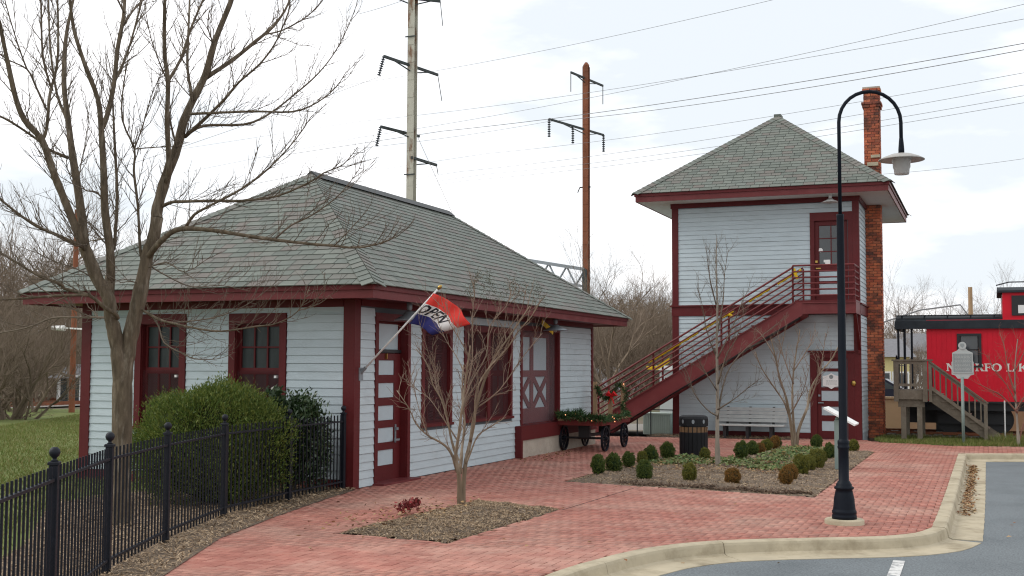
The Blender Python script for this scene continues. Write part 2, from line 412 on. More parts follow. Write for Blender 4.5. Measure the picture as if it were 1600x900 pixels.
# ================================================================== GROUND
def sheet(name, poly, z, mat, kind='structure'):
    me = bpy.data.meshes.new(name); me.from_pydata([(x, y, z) for x, y in poly], [], [tuple(range(len(poly)))]); me.materials.append(mat)
    return link(name, me, kind=kind)
sheet('ground', [(-400, -60), (300, -60), (300, 700), (-400, 700)], -.24, m_earth)
sheet('car_park', [(-4.3, -20), (60, -20), (60, 60), (-.3, 27.9), (-3.2, 12), (-4.2, 5)], -.136, m_asph)
LAWN = [(-4.9, -6), (-5.9, 6), (-8.3, 9.9), (-9.3, 14), (-9.3, 16.3), (-14.4, 16.3), (-14.4, 41), (-60, 41), (-60, -6)]
sheet('lawn', LAWN, -.035, m_lawn)
def in_poly(P, poly):
    x, y = P[:, 0], P[:, 1]; r = np.zeros(len(P), bool); n = len(poly)
    for i in range(n):
        x1, y1 = poly[i]; x2, y2 = poly[(i+1) % n]
        c = ((y1 > y) != (y2 > y))
        with np.errstate(divide='ignore', invalid='ignore'): xi = (x2-x1)*(y-y1)/(y2-y1+1e-12)+x1
        r ^= c & (x < xi)
    return r
def vnoise(P, sc, seed=0):                      # smooth value noise on the plane
    q = P*sc+seed*17.3; i = np.floor(q).astype(int); f = q-i; f = f*f*(3-2*f)
    def h(a, b): return np.modf(np.abs(np.sin(a*127.1+b*311.7+seed)*43758.5453))[0]
    x, y = i[:, 0], i[:, 1]
    return (h(x, y)*(1-f[:, 0])+h(x+1, y)*f[:, 0])*(1-f[:, 1])+(h(x, y+1)*(1-f[:, 0])+h(x+1, y+1)*f[:, 0])*f[:, 1]
def smooth_path(pts, sub=6):
    P = [np.array(p, float) for p in pts]; out = []
    for i in range(len(P)-1):
        p0 = P[max(i-1, 0)]; p1 = P[i]; p2 = P[i+1]; p3 = P[min(i+2, len(P)-1)]
        for k in range(sub):
            t = k/sub
            out.append(.5*((2*p1)+(p2-p0)*t+(2*p0-5*p1+4*p2-p3)*t*t+(3*p1-p0-3*p2+p3)*t**3))
    out.append(P[-1]); return out
KA = smooth_path([(-4.15, 3), (-3.98, 6.5), (-3.77, 10.2), (-3.62, 11.3), (-3.36, 12.25), (-2.95, 12.93), (-2.42, 13.38), (-1.8, 13.76), (-1.16, 14.16), (-.8, 14.62), (-.65, 15.2)])
KB = [np.array(p) for p in ((-.645, 15.24), (-.63, 17), (-.62, 20), (-.62, 23), (-.62, 26), (-.62, 28.3))]
KC = [np.array(p) for p in ((-.615, 28.33), (.7, 28.92), (4, 30.4), (12, 34))]
edge_left = [(-5.1, 3), (-6.2, 7.2), (-7.06, 9.06), (-7.96, 11.19), (-8.43, 13.08), (-8.86, 15.03), (-9.07, 16.0)]
PAVE = [tuple(p) for p in edge_left]+[(-9.07, 28.2), (-12, 28.2), (-12, 31.4), (-8.3, 31.6), (-4.6, 31.9), (-4.6, 32.6), (-3.0, 32.6), (-2.5, 31.75), (-.7, 31.1), (1.2, 31.6), (9, 35)]+[tuple(p) for p in KC[::-1]]+[tuple(p) for p in KB[::-1]]+[tuple(p) for p in KA[::-1]]
BEDS = [[(-6.86, 12.05), (-5.42, 11.86), (-5.3, 15.2), (-6.75, 15.75)],
        [(-6.54, 18.85), (-2.37, 18.08), (-2.37, 24.7), (-6.54, 24.7)],
        [(-4.95, 24.6), (-2.37, 24.6), (-2.37, 28.2), (-4.95, 29.3)]]
paving = sheet('brick_paving', PAVE, -.016, m_mortar)
def clip_half(poly, a, n):                      # keep points with (p-a).n <= 0
    out = []
    for i in range(len(poly)):
        p, q = np.array(poly[i]), np.array(poly[(i+1) % len(poly)]); dp, dq = (p-a)@n, (q-a)@n
        if dp <= 0: out.append(p)
        if (dp < 0) != (dq < 0) and abs(dp-dq) > 1e-9: out.append(p+(q-p)*(dp/(dp-dq)))
    return out
def lay_bricks():
    w, gap = .1, .0062
    xs, ys = np.meshgrid(np.arange(-124, 96), np.arange(28, 352))
    xs = xs.ravel(); ys = ys.ravel(); md = (xs-ys) % 4
    hz = md == 0; vt = md == 3
    rect = np.concatenate([np.stack([xs[hz], ys[hz], xs[hz]+2, ys[hz]+1], 1), np.stack([xs[vt], ys[vt], xs[vt]+1, ys[vt]+2], 1)])*w
    vert = np.concatenate([np.zeros(hz.sum(), bool), np.ones(vt.sum(), bool)])
    cen = (rect[:, :2]+rect[:, 2:])/2
    keep = in_poly(cen, PAVE)
    cor = [rect[:, [0, 1]], rect[:, [2, 1]], rect[:, [2, 3]], rect[:, [0, 3]]]
    touch = np.zeros(len(rect), bool)
    for b in BEDS:
        ins = [in_poly(c, b) for c in cor]
        keep &= ~in_poly(cen, b); touch |= np.logical_or.reduce(ins)
    # in view: project
    q = cen-np.array([0, 0]); F = np.array(_F); Rr = np.array(_R); Uu = np.array(_U)
    P3 = np.concatenate([cen, np.full((len(cen), 1), -CH)], 1); d = P3@F
    u = 800+CF*(P3@Rr)/np.maximum(d, .1); v = 450-CF*(P3@Uu)/np.maximum(d, .1)
    inview = (d > 1) & (u > -60) & (u < 1660) & (v < 960)
    keep &= inview
    idx = np.nonzero(keep)[0]; full = idx[~touch[idx]]
    vis = full[(u[full] > 10) & (u[full] < 1590) & (v[full] < 892)]
    near = vis[np.argsort(d[vis])][:300]; nset = set(near.tolist())
    def brick_mesh(lx, ly):
        return MB().cbox(-lx/2, -ly/2, -.016, lx/2, ly/2, 0, .003).mesh('brick', m_brickpave)
    mh, mv = brick_mesh(.2-gap, .1-gap), brick_mesh(.1-gap, .2-gap)
    for i in near:
        o = link('brick', mv if vert[i] else mh, paving, (cen[i][0], cen[i][1], -.0005+rnd.uniform(-.002, .002)))
        o.rotation_euler = (rnd.uniform(-.008, .008), rnd.uniform(-.008, .008), rnd.uniform(-.006, .006))
    rest = np.array([i for i in full if i not in nset]); r = rect[rest]; n = len(r)
    z = npr.uniform(-.0025, .0015, (n, 4)); h = gap/2
    X0, Y0, X1, Y1 = r[:, 0]+h, r[:, 1]+h, r[:, 2]-h, r[:, 3]-h
    top = np.stack([np.stack([X0, Y0, z[:, 0]], 1), np.stack([X1, Y0, z[:, 1]], 1), np.stack([X1, Y1, z[:, 2]], 1), np.stack([X0, Y1, z[:, 3]], 1)], 1)
    bot = top.copy(); bot[:, :, 2] = -.018
    V = np.concatenate([top, bot], 1).reshape(-1, 3); b = (np.arange(n)*8)[:, None]
    Fq = np.concatenate([b+np.array([[0, 1, 2, 3]])]+[b+np.array([[k, 4+k, 4+(k+1) % 4, (k+1) % 4]]) for k in range(4)], 0)
    link('brick_field', npmesh('brick_field', V, Fq, m_brickpave), paving, kind='stuff')
    mb = MB()                                   # bricks cut along the beds
    for i in idx[touch[idx]]:
        r = rect[i]; poly = [np.array(p) for p in ((r[0]+h, r[1]+h), (r[2]-h, r[1]+h), (r[2]-h, r[3]-h), (r[0]+h, r[3]-h))]
        for b in BEDS:
            if not np.logical_or.reduce([in_poly(np.array([p]), b)[0] for p in poly]): continue
            best = None
            for k in range(len(b)):
                a = np.array(b[k]); e = np.array(b[(k+1) % len(b)])-a; nrm = np.array([e[1], -e[0]])/np.hypot(*e)   # outward (ccw)
                dd = (cen[i]-a)@nrm
                if best is None or dd > best[0]: best = (dd, a, nrm)
            poly = clip_half(poly, best[1]+best[2]*.004, -best[2])
        if len(poly) > 2: mb.prism([(p[0], p[1], -.018) for p in poly], (0, 0, .018+rnd.uniform(-.002, .001)))
    mb.build('cut_brick', m_brickpave, paving, kind='stuff')
lay_bricks()
a, b_ = g(878, 797), g(990, 763)
MB().bar((a.x, a.y, .0), (b_.x, b_.y, .0), .016, .006).build('expansion_joint', m_mortar, paving)

# kerb with gutter, cast in lengths
kerb = None
def kerb_run(path, joints, first):
    global kerb
    P = [np.array(p, float) for p in path]; L = [0]
    for i in range(1, len(P)): L.append(L[-1]+np.hypot(*(P[i]-P[i-1])))
    def at(s):
        s = min(max(s, 0), L[-1]); i = max(0, min(len(P)-2, int(np.searchsorted(L, s)-1)))
        t = (s-L[i])/(L[i+1]-L[i]); d = (P[i+1]-P[i])/np.hypot(*(P[i+1]-P[i]))
        j0, j1 = max(i-1, 0), min(i+2, len(P)-1); d = (P[j1]-P[j0]); d /= np.hypot(*d)
        return P[i]+(P[i+1]-P[i])*t, np.array([d[1], -d[0]])
    prof = [(.0, -.2), (.0, .004), (.012, .010), (.135, .010), (.16, .0), (.172, -.025), (.19, -.105), (.23, -.122), (.56, -.130), (.565, -.2)]
    cuts = [0]+[j for j in joints if j < L[-1]]+[L[-1]]
    for a, b in zip(cuts[:-1], cuts[1:]):
        a2, b2 = a+.004, b-.004; n = max(2, int((b2-a2)/.22)+1); mb = MB(); rows = []
        for k in range(n+1):
            p, nn = at(a2+(b2-a2)*k/n); w = .004*math.sin((a+k)*2.3)
            rows += [(p[0]+nn[0]*(o+w), p[1]+nn[1]*(o+w), z) for o, z in prof]
        q = len(prof); fs = []
        for k in range(n):
            for j in range(q-1): fs.append((k*q+j, k*q+j+1, (k+1)*q+j+1, (k+1)*q+j))
        fs.append(tuple(range(q))); fs.append(tuple(n*q+j for j in range(q-1, -1, -1)))
        mb.add(rows, fs)
        if kerb is None:
            kerb = mb.build('kerb', m_conc, kind='structure')
        else: mb.build('kerb_segment', m_conc, kerb)
    return at
kerb_at = kerb_run(KA, [5.4, 8.3, 10.35], True)
kerb_run(KB, [3, 6, 9, 11.5], False)
kerb_run(KC, [1.6, 4.6, 7.6, 10.6], False)
ln = MB()
p1, p2 = g(1405, 876, -.132), g(1392, 905, -.132)
ln.add([(p1.x-.06, p1.y, -.131), (p1.x+.06, p1.y, -.131), (p1.x+.1, p1.y-4, -.131), (p1.x-.02, p1.y-4, -.131)], [(0, 3, 2, 1)])
o = ln.build('parking_line', m_line, kind='structure')

# planting beds: mounded soil, loose chips on top
def bed(name, polys, amp, nchips, seed, extra=None):
    lo = np.min([np.min(p, 0) for p in polys], 0); hi = np.max([np.max(p, 0) for p in polys], 0)
    st = .07
    gx, gy = np.meshgrid(np.arange(lo[0]-st, hi[0]+st*2, st), np.arange(lo[1]-st, hi[1]+st*2, st))
    P = np.stack([gx.ravel(), gy.ravel()], 1)
    def dist(P):
        D = np.full(len(P), -9.)
        for poly in polys:
            d = np.full(len(P), 9.)
            for k in range(len(poly)):
                a = np.array(poly[k]); e = np.array(poly[(k+1) % len(poly)])-a; nn = np.array([-e[1], e[0]])/np.hypot(*e)
                d = np.minimum(d, (P-a)@nn)
            D = np.maximum(D, d)
        return D
    def height(P):
        d = np.clip(dist(P), 0, .6)/.6
        return -.02+amp*np.sqrt(d)+(vnoise(P, 3, seed)-.5)*.05*np.minimum(1, d*4)+(vnoise(P, 9, seed)-.5)*.02*np.minimum(1, d*4)
    z = height(P); ins = dist(P) > -.02
    nx = gx.shape[1]; i = np.arange(len(P)).reshape(gx.shape)
    q = np.stack([i[:-1, :-1].ravel(), i[:-1, 1:].ravel(), i[1:, 1:].ravel(), i[1:, :-1].ravel()], 1)
    q = q[ins[q].all(1)]
    base = link(name, npmesh(name, np.concatenate([P, z[:, None]], 1), q, m_soil, True), kind='structure')
    C = npr.uniform(lo, hi, (nchips*3, 2)); C = C[dist(C) > -.035][:nchips]
    zc = height(C)+.006
    D = rand_unit(len(C)); D[:, 2] *= .35; D /= np.linalg.norm(D, axis=1)[:, None]
    N = rand_unit(len(C))*.5+np.array([0, 0, 1.]); N -= D*(N*D).sum(1)[:, None]; N /= np.linalg.norm(N, axis=1)[:, None]
    V, F = flakes(np.concatenate([C, zc[:, None]], 1), D, N, npr.uniform(.02, .075, len(C)), npr.uniform(.005, .015, len(C)))
    o = link('mulch', npmesh('mulch', V, F, m_mulch), kind='stuff')
    return height
h1 = bed('planting_bed', BEDS[:1], .09, 16000, 1)
h2 = bed('planting_bed', BEDS[1:], .05, 30000, 2)
m_mulchd = M('damp_mulch_chips', (.1, .06, .04), .9, island=[(.06, .035, .025), (.11, .07, .045), (.16, .11, .075), (.08, .045, .03)])
k_ = 2600; tt = npr.uniform(0, 1, k_)**.8; C = np.stack([-5.6+3.15*tt, 18.68-.58*tt+.12+np.abs(npr.normal(0, .16, k_))], 1); C = C[C[:, 0] < -2.42]; k_ = len(C)
D = rand_unit(k_); D[:, 2] *= .3; D /= np.linalg.norm(D, axis=1)[:, None]; N = rand_unit(k_)*.5+np.array([0, 0, 1.]); N -= D*(N*D).sum(1)[:, None]; N /= np.linalg.norm(N, axis=1)[:, None]
V, F = flakes(np.concatenate([C, (h2(C)+.014)[:, None]], 1), D, N, npr.uniform(.03, .08, k_), npr.uniform(.010, .022, k_)); link('damp_mulch', npmesh('damp_mulch', V, F, m_mulchd), kind='stuff')
FENCE_BED = [(-5.0, 3), (-6.04, 7.2), (-6.93, 9.03), (-7.84, 11.17), (-8.32, 13.04), (-8.75, 15.0), (-8.97, 16.25), (-9.9, 16.25), (-11.6, 16.25), (-11.9, 13), (-9.6, 10.2), (-8.2, 8), (-6.6, 3)]
def strip_bed(poly, z, n):
    sheet('mulch_strip', poly, z, m_soil)
    lo, hi = np.min(poly, 0), np.max(poly, 0)
    C = npr.uniform(lo, hi, (n*4, 2)); C = C[in_poly(C, poly)][:n]
    D = rand_unit(len(C)); D[:, 2] *= .3; D /= np.linalg.norm(D, axis=1)[:, None]
    N = rand_unit(len(C))*.5+np.array([0, 0, 1.]); N -= D*(N*D).sum(1)[:, None]; N /= np.linalg.norm(N, axis=1)[:, None]
    zc = z+.01+npr.uniform(0, .035, len(C))
    V, F = flakes(np.concatenate([C, zc[:, None]], 1), D, N, npr.uniform(.025, .09, len(C)), npr.uniform(.006, .018, len(C)))
    link('mulch', npmesh('mulch', V, F, m_mulch), kind='stuff')
strip_bed(FENCE_BED, .006, 34000)
strip_bed([(-8.6, 31.55), (-4.65, 31.85), (-4.65, 32.6), (-8.6, 32.6)], .006, 3500)
# dead leaves: in the gutter, on the paving by the dock and the platform cart, here and there
def leaves(n, fn, z):
    C = np.array([fn() for _ in range(n)]); D = rand_unit(n); D[:, 2] *= .2; D /= np.linalg.norm(D, axis=1)[:, None]
    N = rand_unit(n)*.4+np.array([0, 0, 1.]); N -= D*(N*D).sum(1)[:, None]; N /= np.linalg.norm(N, axis=1)[:, None]
    V, F = flakes(np.concatenate([C, (z+npr.uniform(0, .02, n))[:, None]], 1), D, N, npr.uniform(.03, .08, n), npr.uniform(.02, .05, n), .15)
    link('fallen_leaves', npmesh('fallen_leaves', V, F, m_leaf), kind='stuff')
leaves(900, lambda: (-.30+rnd.gauss(0, .05), rnd.uniform(17.6, 26.5)), -.115)
leaves(110, lambda: (rnd.uniform(-8.9, -8.2), rnd.uniform(22.5, 25.5)), .006)
leaves(70, lambda: (rnd.uniform(-8.9, -3), rnd.uniform(9, 30)), .006)
leaves(260, lambda: (rnd.gauss(-6.7, .3), rnd.gauss(13.6, .8)), .07)
leaves(30, lambda: (rnd.uniform(-3, 2), rnd.uniform(10, 22)), -.128)

# grass
def grass(name, poly, n, z, hmin, hmax, w=.012, mat=None, weight=None):
    lo, hi = np.min(poly, 0), np.max(poly, 0)
    C = npr.uniform(lo, hi, (n*4, 2)); C = C[in_poly(C, poly)]
    if weight is not None: C = C[npr.uniform(size=len(C)) < weight(C)]
    C = C[:n]; n = len(C); a = npr.uniform(0, 2*np.pi, n); hh = npr.uniform(hmin, hmax, n)*(.6+.8*vnoise(C, .9, 3))
    s = np.stack([np.cos(a), np.sin(a), np.zeros(n)], 1)*(w/2); ln_ = np.stack([npr.normal(0, .45, n)*hh, npr.normal(0, .45, n)*hh, hh], 1)
    B = np.concatenate([C, np.full((n, 1), z)], 1)
    V = np.stack([B-s, B+s, B+ln_*.6+s*.7, B+ln_], 1).reshape(-1, 3)
    link(name, npmesh(name, V, np.arange(n*4).reshape(-1, 4), mat or m_grass), kind='stuff')
grass('grass', [(-9.5, 8.5), (-9.6, 10), (-11.9, 13), (-11.9, 16.2), (-14.5, 16.4), (-14.5, 40), (-34, 40), (-22, 16), (-10.8, 7.2)], 120000, -.04, .03, .09, .016)
STRIP = [(-2.75, 32.6), (-2.5, 31.8), (-.7, 31.15), (1.2, 31.65), (12, 36), (12, 38.4), (-3.0, 38.4)]
sheet('verge', STRIP, .0, m_lawn)
grass('grass', STRIP[:5]+[(12, 36.5), (1.5, 34.4), (-2.7, 34.4)], 30000, -.005, .03, .12, .016)
grass('tall_grass', [(-.1, 32.3), (1.0, 31.75), (6, 33.6), (6, 35), (.3, 33.5)], 5000, 0, .12, .28, .016)
# ================================================================== shared building helpers
def siding(parent, axis, plane, out, a0, a1, z0, z1, holes, exp=.127, stuff=False, mat=None, seed=1, first=None):
    """lapped boards on a wall. axis 'x': wall along X at y=plane; axis 'y': wall along Y at x=plane. out = +-1 outward sign"""
    rr = random.Random(seed); mat = mat or m_side
    t0, t1, lap = .020, .005, .004
    z = z0; k = 0; meshes = {}; all_ = MB()
    while z < z1-.02:
        h = min(exp, z1-z)
        runs = [(a0, a1)]
        for (h0, h1, hz0, hz1) in holes:
            if z+h*.5 > hz0 and z+h*.5 < hz1:
                nr = []
                for r0, r1 in runs:
                    if h1 <= r0 or h0 >= r1: nr.append((r0, r1)); continue
                    if h0 > r0: nr.append((r0, h0))
                    if h1 < r1: nr.append((h1, r1))
                runs = nr
        for r0, r1 in runs:
            segs = [(r0, r1)]
            if r1-r0 > 2.2 and rr.random() < .4:
                c = rr.uniform(r0+.5, r1-.5); segs = [(r0, c-.0015), (c+.0015, r1)]
            for s0, s1 in segs:
                L = s1-s0
                if L < .015: continue
                hh = round(h, 3)
                def prof(dz): return [(0, .0062), (t0, .0062), (t0, .011), (t1, hh+lap), (0, hh+lap)] if z+hh+lap < z1+.02 else [(0, .0062), (t0, .0062), (t1, hh), (0, hh)]
                pr_ = prof(0)
                if stuff:
                    if axis == 'x': all_.prism([(s0, plane+out*o, z+zz) for o, zz in pr_], (L, 0, 0))
                    else: all_.prism([(plane+out*o, s0, z+zz) for o, zz in pr_], (0, L, 0))
                else:
                    key = (hh, len(pr_))
                    if key not in meshes:
                        mb = MB()
                        if axis == 'x': mb.prism([(-.5, out*o, zz) for o, zz in pr_], (1, 0, 0))
                        else: mb.prism([(out*o, -.5, zz) for o, zz in pr_], (0, 1, 0))
                        meshes[key] = mb.mesh('plank', mat)
                    dz = rr.uniform(-.0025, .0025)
                    o = link('plank', meshes[key], parent, ((s0+s1)/2, plane+out*rr.uniform(0, .002), z+dz) if axis == 'x' else (plane+out*rr.uniform(0, .002), (s0+s1)/2, z+dz))
                    o.scale = (L, 1, 1) if axis == 'x' else (1, L, 1)
        z += exp; k += 1
    if stuff: all_.build('siding', mat, parent, kind='stuff')
def core(parent, axis, plane, out, a0, a1, z0, z1, holes, thick=.22, mat=None):
    """solid wall behind the boards, with its openings left out"""
    A = sorted({a0, a1, *[h for q in holes for h in q[:2]]}); Z = sorted({z0, z1, *[h for q in holes for h in q[2:]]}); mb = MB()
    for i in range(len(A)-1):
        for j in range(len(Z)-1):
            ca, cz = (A[i]+A[i+1])/2, (Z[j]+Z[j+1])/2
            if any(h[0] < ca < h[1] and h[2] < cz < h[3] for h in holes): continue
            if axis == 'x': mb.box(A[i], plane, Z[j], A[i+1], plane-out*thick, Z[j+1])
            else: mb.box(plane, A[i], Z[j], plane-out*thick, A[i+1], Z[j+1])
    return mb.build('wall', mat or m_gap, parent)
class Face:
    """local frame of a wall: (a, depth inward, z) -> world box"""
    def __init__(s, axis, plane, out): s.x, s.p, s.o = axis, plane, out
    def bx(s, mb, a0, a1, d0, d1, z0, z1):
        if s.x == 'x': mb.box(a0, s.p-s.o*d0, z0, a1, s.p-s.o*d1, z1)
        else: mb.box(s.p-s.o*d0, a0, z0, s.p-s.o*d1, a1, z1)
        return mb
    def pt(s, a, d, z): return (a, s.p-s.o*d, z) if s.x == 'x' else (s.p-s.o*d, a, z)
    def frame(s, name, parent, a0, a1, z0, z1, w, d0, d1, mat, sill=True, head=None):
        mb = MB(); hd = head or w
        s.bx(mb, a0, a0+w, d0, d1, z0, z1-hd); s.bx(mb, a1-w, a1, d0, d1, z0, z1-hd); s.bx(mb, a0, a1, d0-.003, d1, z1-hd, z1)
        if sill: s.bx(mb, a0-.02, a1+.02, d0-.03, d1, z0-.05, z0)
        return mb.build(name, mat, parent)
def roof_face(parent, poly3, updir, exp, wid, nparts, cam_sel=True, seed=0, t=.014, mat=None, all_stuff=False):
    """slates on one plane of a roof. poly3: corners (convex, first edge = eave)."""
    rr = random.Random(seed); mat = mat or m_slate
    P = [Vector(p) for p in poly3]; e = (P[1]-P[0]).normalized()
    nrm = e.cross(P[2]-P[1]).normalized()
    if nrm.z < 0: nrm = -nrm
    up = nrm.cross(e).normalized()
    if up.z < 0: up = -up
    q2 = [np.array([(p-P[0]).dot(e), (p-P[0]).dot(up)]) for p in P]
    ar = sum(q2[i][0]*q2[(i+1) % len(q2)][1]-q2[(i+1) % len(q2)][0]*q2[i][1] for i in range(len(q2)))
    if ar < 0: q2 = q2[::-1]
    lo = min(p[0] for p in q2); hi = max(p[0] for p in q2); top = max(p[1] for p in q2)
    pieces = []; y = -.03; k = 0
    while y < top:
        x = lo-rr.random()*wid
        while x < hi:
            w = wid*rr.uniform(.8, 1.2); x0, x1 = x+.006, x+w-.006; yy = y+rr.uniform(-.003, .003)
            poly = [np.array(p) for p in ((x0, yy), (x1, yy), (x1, yy+exp+.02), (x0, yy+exp+.02))]; clipped = False
            for i in range(len(q2)):
                a = q2[i]; d = q2[(i+1) % len(q2)]-a; nn = np.array([d[1], -d[0]])/np.hypot(*d)
                if abs(a[1]) < 1e-6 and abs(d[1]) < 1e-6: continue
                if max((p-a)@nn for p in poly) > 0:
                    clipped = True; poly = clip_half(poly, a, nn)
                    if len(poly) < 3: break
            if len(poly) >= 3: pieces.append((poly, yy, clipped, (x0+x1)/2, x1-x0))
            x += w
        y += exp; k += 1
    def w3(p, h): return P[0]+e*p[0]+up*p[1]+nrm*h
    tilt = t/(exp+.02)
    def hgt(yv, yy): return .004+t-(yv-yy)*tilt
    mb = MB(); cand = []
    for i, pc in enumerate(pieces):
        if not pc[2]:
            c = w3((pc[3], pc[1]+exp/2), 0); cand.append(((c-CO).length, i))
    cand.sort(); sel = set() if all_stuff else {i for _, i in cand[:nparts]}
    base = MB().add([(-.5, 0, 0), (.5, 0, 0), (.5, exp+.02, 0), (-.5, exp+.02, 0), (-.5, 0, t), (.5, 0, t), (.5, exp+.02, .001), (-.5, exp+.02, .001)],
                    [(0, 3, 2, 1), (4, 5, 6, 7), (0, 1, 5, 4), (1, 2, 6, 5), (2, 3, 7, 6), (3, 0, 4, 7)])
    mbb = MB(); mbb.add([(-.5, 0, 0), (.5, 0, 0), (.5, exp+.02, 0), (-.5, exp+.02, 0), (-.5, 0, t), (.5, 0, t), (.5, exp+.02, .001), (-.5, exp+.02, .001)],
                    [(0, 3, 2, 1), (4, 5, 6, 7), (0, 1, 5, 4), (1, 2, 6, 5), (2, 3, 7, 6), (3, 0, 4, 7)])
    sm = mbb.mesh('slate', mat)
    rot = Matrix((e, up, nrm)).transposed()
    if rot.determinant() < 0: rot = Matrix((-e, up, nrm)).transposed()
    for i, (poly, yy, cl, xm, w) in enumerate(pieces):
        if i in sel:
            o = link('slate', sm, parent, w3((xm, yy), .004)); o.rotation_euler = rot.to_euler(); o.scale = (w, 1, 1)
        else:
            n = len(poly)
            tops = [w3(p, hgt(p[1], yy)+.001) for p in poly]; bots = [w3(p, .003) for p in poly]
            mb.add(tops+bots, [tuple(range(n))]+[(j, n+j, n+(j+1) % n, (j+1) % n) for j in range(n)])
    mb.build('slate_field', mat, parent, kind='stuff')
def hip_caps(parent, a, b, na, nb, w=.19, exp=.172, mat=None):
    """saddle slates along a hip from a (eave) to b (ridge); na, nb = outward normals of the two planes"""
    a, b = Vector(a), Vector(b); d = (b-a).normalized(); L = (b-a).length; n = int(L/exp); mb = MB()
    for k in range(n):
        s = a+d*(k*exp-.01); l = exp+.025
        for nn in (na, nb):
            nn = Vector(nn).normalized(); sd = nn.cross(d).normalized()
            other = nb if nn == Vector(na).normalized() else na
            if sd.dot(Vector(other)) > 0: sd = -sd
            p = [s+nn*.036, s+sd*w+nn*.036, s+sd*w+d*l+nn*.022, s+d*l+nn*.022]
            q = [x-nn*.012 for x in p]
            mb.add(p+q, [(0, 1, 2, 3), (4, 7, 6, 5), (0, 4, 5, 1), (1, 5, 6, 2), (2, 6, 7, 3), (3, 7, 4, 0)])
    return mb.build('hip_slate', mat or m_slate, parent, kind='stuff')
def barn_lamp(label, p, wall_dir, cat='lamp', r=.2, mat=None, drop=.25):
    t = thing('eave_lamp', label, cat, p)
    x, y, z = p
    MB().lathe([(.03, z-drop*.45), (.045, z-drop*.35), (.05, z), (.0, z+.001)], 12, (x, y)).build('stem', mat or m_galv, t, True)
    MB().lathe([(.0, z-drop*.5), (.06, z-drop*.52), (.1, z-drop*.68), (r, z-drop*.95), (r+.004, z-drop), (r-.02, z-drop*.97), (.05, z-drop*.62)], 24, (x, y)).build('shade', mat or m_galv, t, True)
    MB().lathe([(0, z-drop*1.15), (.03, z-drop*1.1), (.045, z-drop*.95), (.03, z-drop*.7)], 10, (x, y)).build('bulb', m_lens, t, True)
    return t

# ================================================================== DEPOT
XC, YC, LD, WD, OV = -9.07, 16.31, 12.02, 5.2, .74
ZE, ZR, ZS = 3.10, 5.45, 2.92
YE = YC+LD
depot = thing('depot', 'low pale grey clapboard station house with maroon trim and a hipped slate roof', 'building', (XC-WD/2, YC, 0))
f = Face('y', XC, 1); gF = Face('x', YC, -1)
y = lambda d: YC+d
front_holes = [(y(.74), y(1.81), .0, 2.64), (y(2.47), y(3.51), .88, 2.48), (y(4.27), y(6.49), .88, 2.55), (y(7.17), y(9.44), .66, 2.65)]
gable_holes = [(XC-4.0, XC-3.23, .88, 2.57), (XC-2.15, XC-1.32, .88, 2.56)]
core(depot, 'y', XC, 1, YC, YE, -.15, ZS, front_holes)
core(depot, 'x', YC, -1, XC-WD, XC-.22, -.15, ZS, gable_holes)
box('wall', m_side, depot, XC-WD, YC+.22, -.15, XC-WD+.2, YE, ZS)
box('wall', m_side, depot, XC-WD+.2, YE-.2, -.15, XC-.22, YE, ZS)
sh = [(y(.66), y(1.91), -.2, 2.74), (y(2.36), y(3.62), .83, 2.59), (y(4.16), y(6.6), .83, 2.66), (y(7.07), y(9.54), 0, 2.75), (y(6.8), y(12), -1, .66)]
siding(depot, 'y', XC, 1, y(.15), y(11.89), .005, 2.80, sh, seed=3)
siding(depot, 'x', YC, -1, XC-WD+.16, XC-.165, .14, 2.72, [(XC-4.13, XC-3.1, .83, 2.74), (XC-2.28, XC-1.19, .83, 2.73)], seed=4)
siding(depot, 'x', YE, 1, XC-WD+.1, XC-.1, .14, 2.72, [], stuff=True, seed=5)
siding(depot, 'y', XC-WD, -1, YC+.1, YE-.1, .14, 2.72, [], stuff=True, seed=6)
# linings of the openings
ln_ = MB()
for F_, H_ in ((f, front_holes), (gF, gable_holes)):
    for h0, h1, z0, z1 in H_:
        F_.bx(ln_, h0-.002, h0+.012, -.001, .21, z0, z1); F_.bx(ln_, h1-.012, h1+.002, -.001, .21, z0, z1); F_.bx(ln_, h0+.012, h1-.012, -.0005, .21, z1-.012, z1+.002)
        if z0 > .1: F_.bx(ln_, h0+.012, h1-.012, -.0008, .21, z0-.002, z0+.012)
ln_.build('opening_lining', m_maroon, depot)
# frieze boards under the soffit
fz = MB(); fz.box(XC-WD+.16, YC-.026, 2.722, XC-.166, YC, 2.80); fz.build('frieze_board', m_panel, depot)
fz = MB(); fz.box(XC-WD+.16, YC-.05, 2.80, XC-.166, YC, ZS); fz.box(XC, y(.151), 2.825, XC+.05, y(11.89), ZS); fz.build('frieze_moulding', m_maroon, depot)
# corner boards
for bx in ((XC-.165, YC-.036, -.12, XC+.036, YC, ZS), (XC, YC+.001, -.12, XC+.0362, YC+.15, ZS-.001), (XC, y(11.89), .3, XC+.036, y(12.02), ZS), (XC-WD-.03, YC-.036, -.15, XC-WD+.16, YC, ZS), (XC-WD-.036, YC, -.15, XC-WD, YC+.15, ZS)):
    box('corner_board', m_maroon, depot, *bx)
box('skirt_board', m_maroon, depot, XC-WD+.161, YC-.042, -.15, XC-.166, YC, .138)
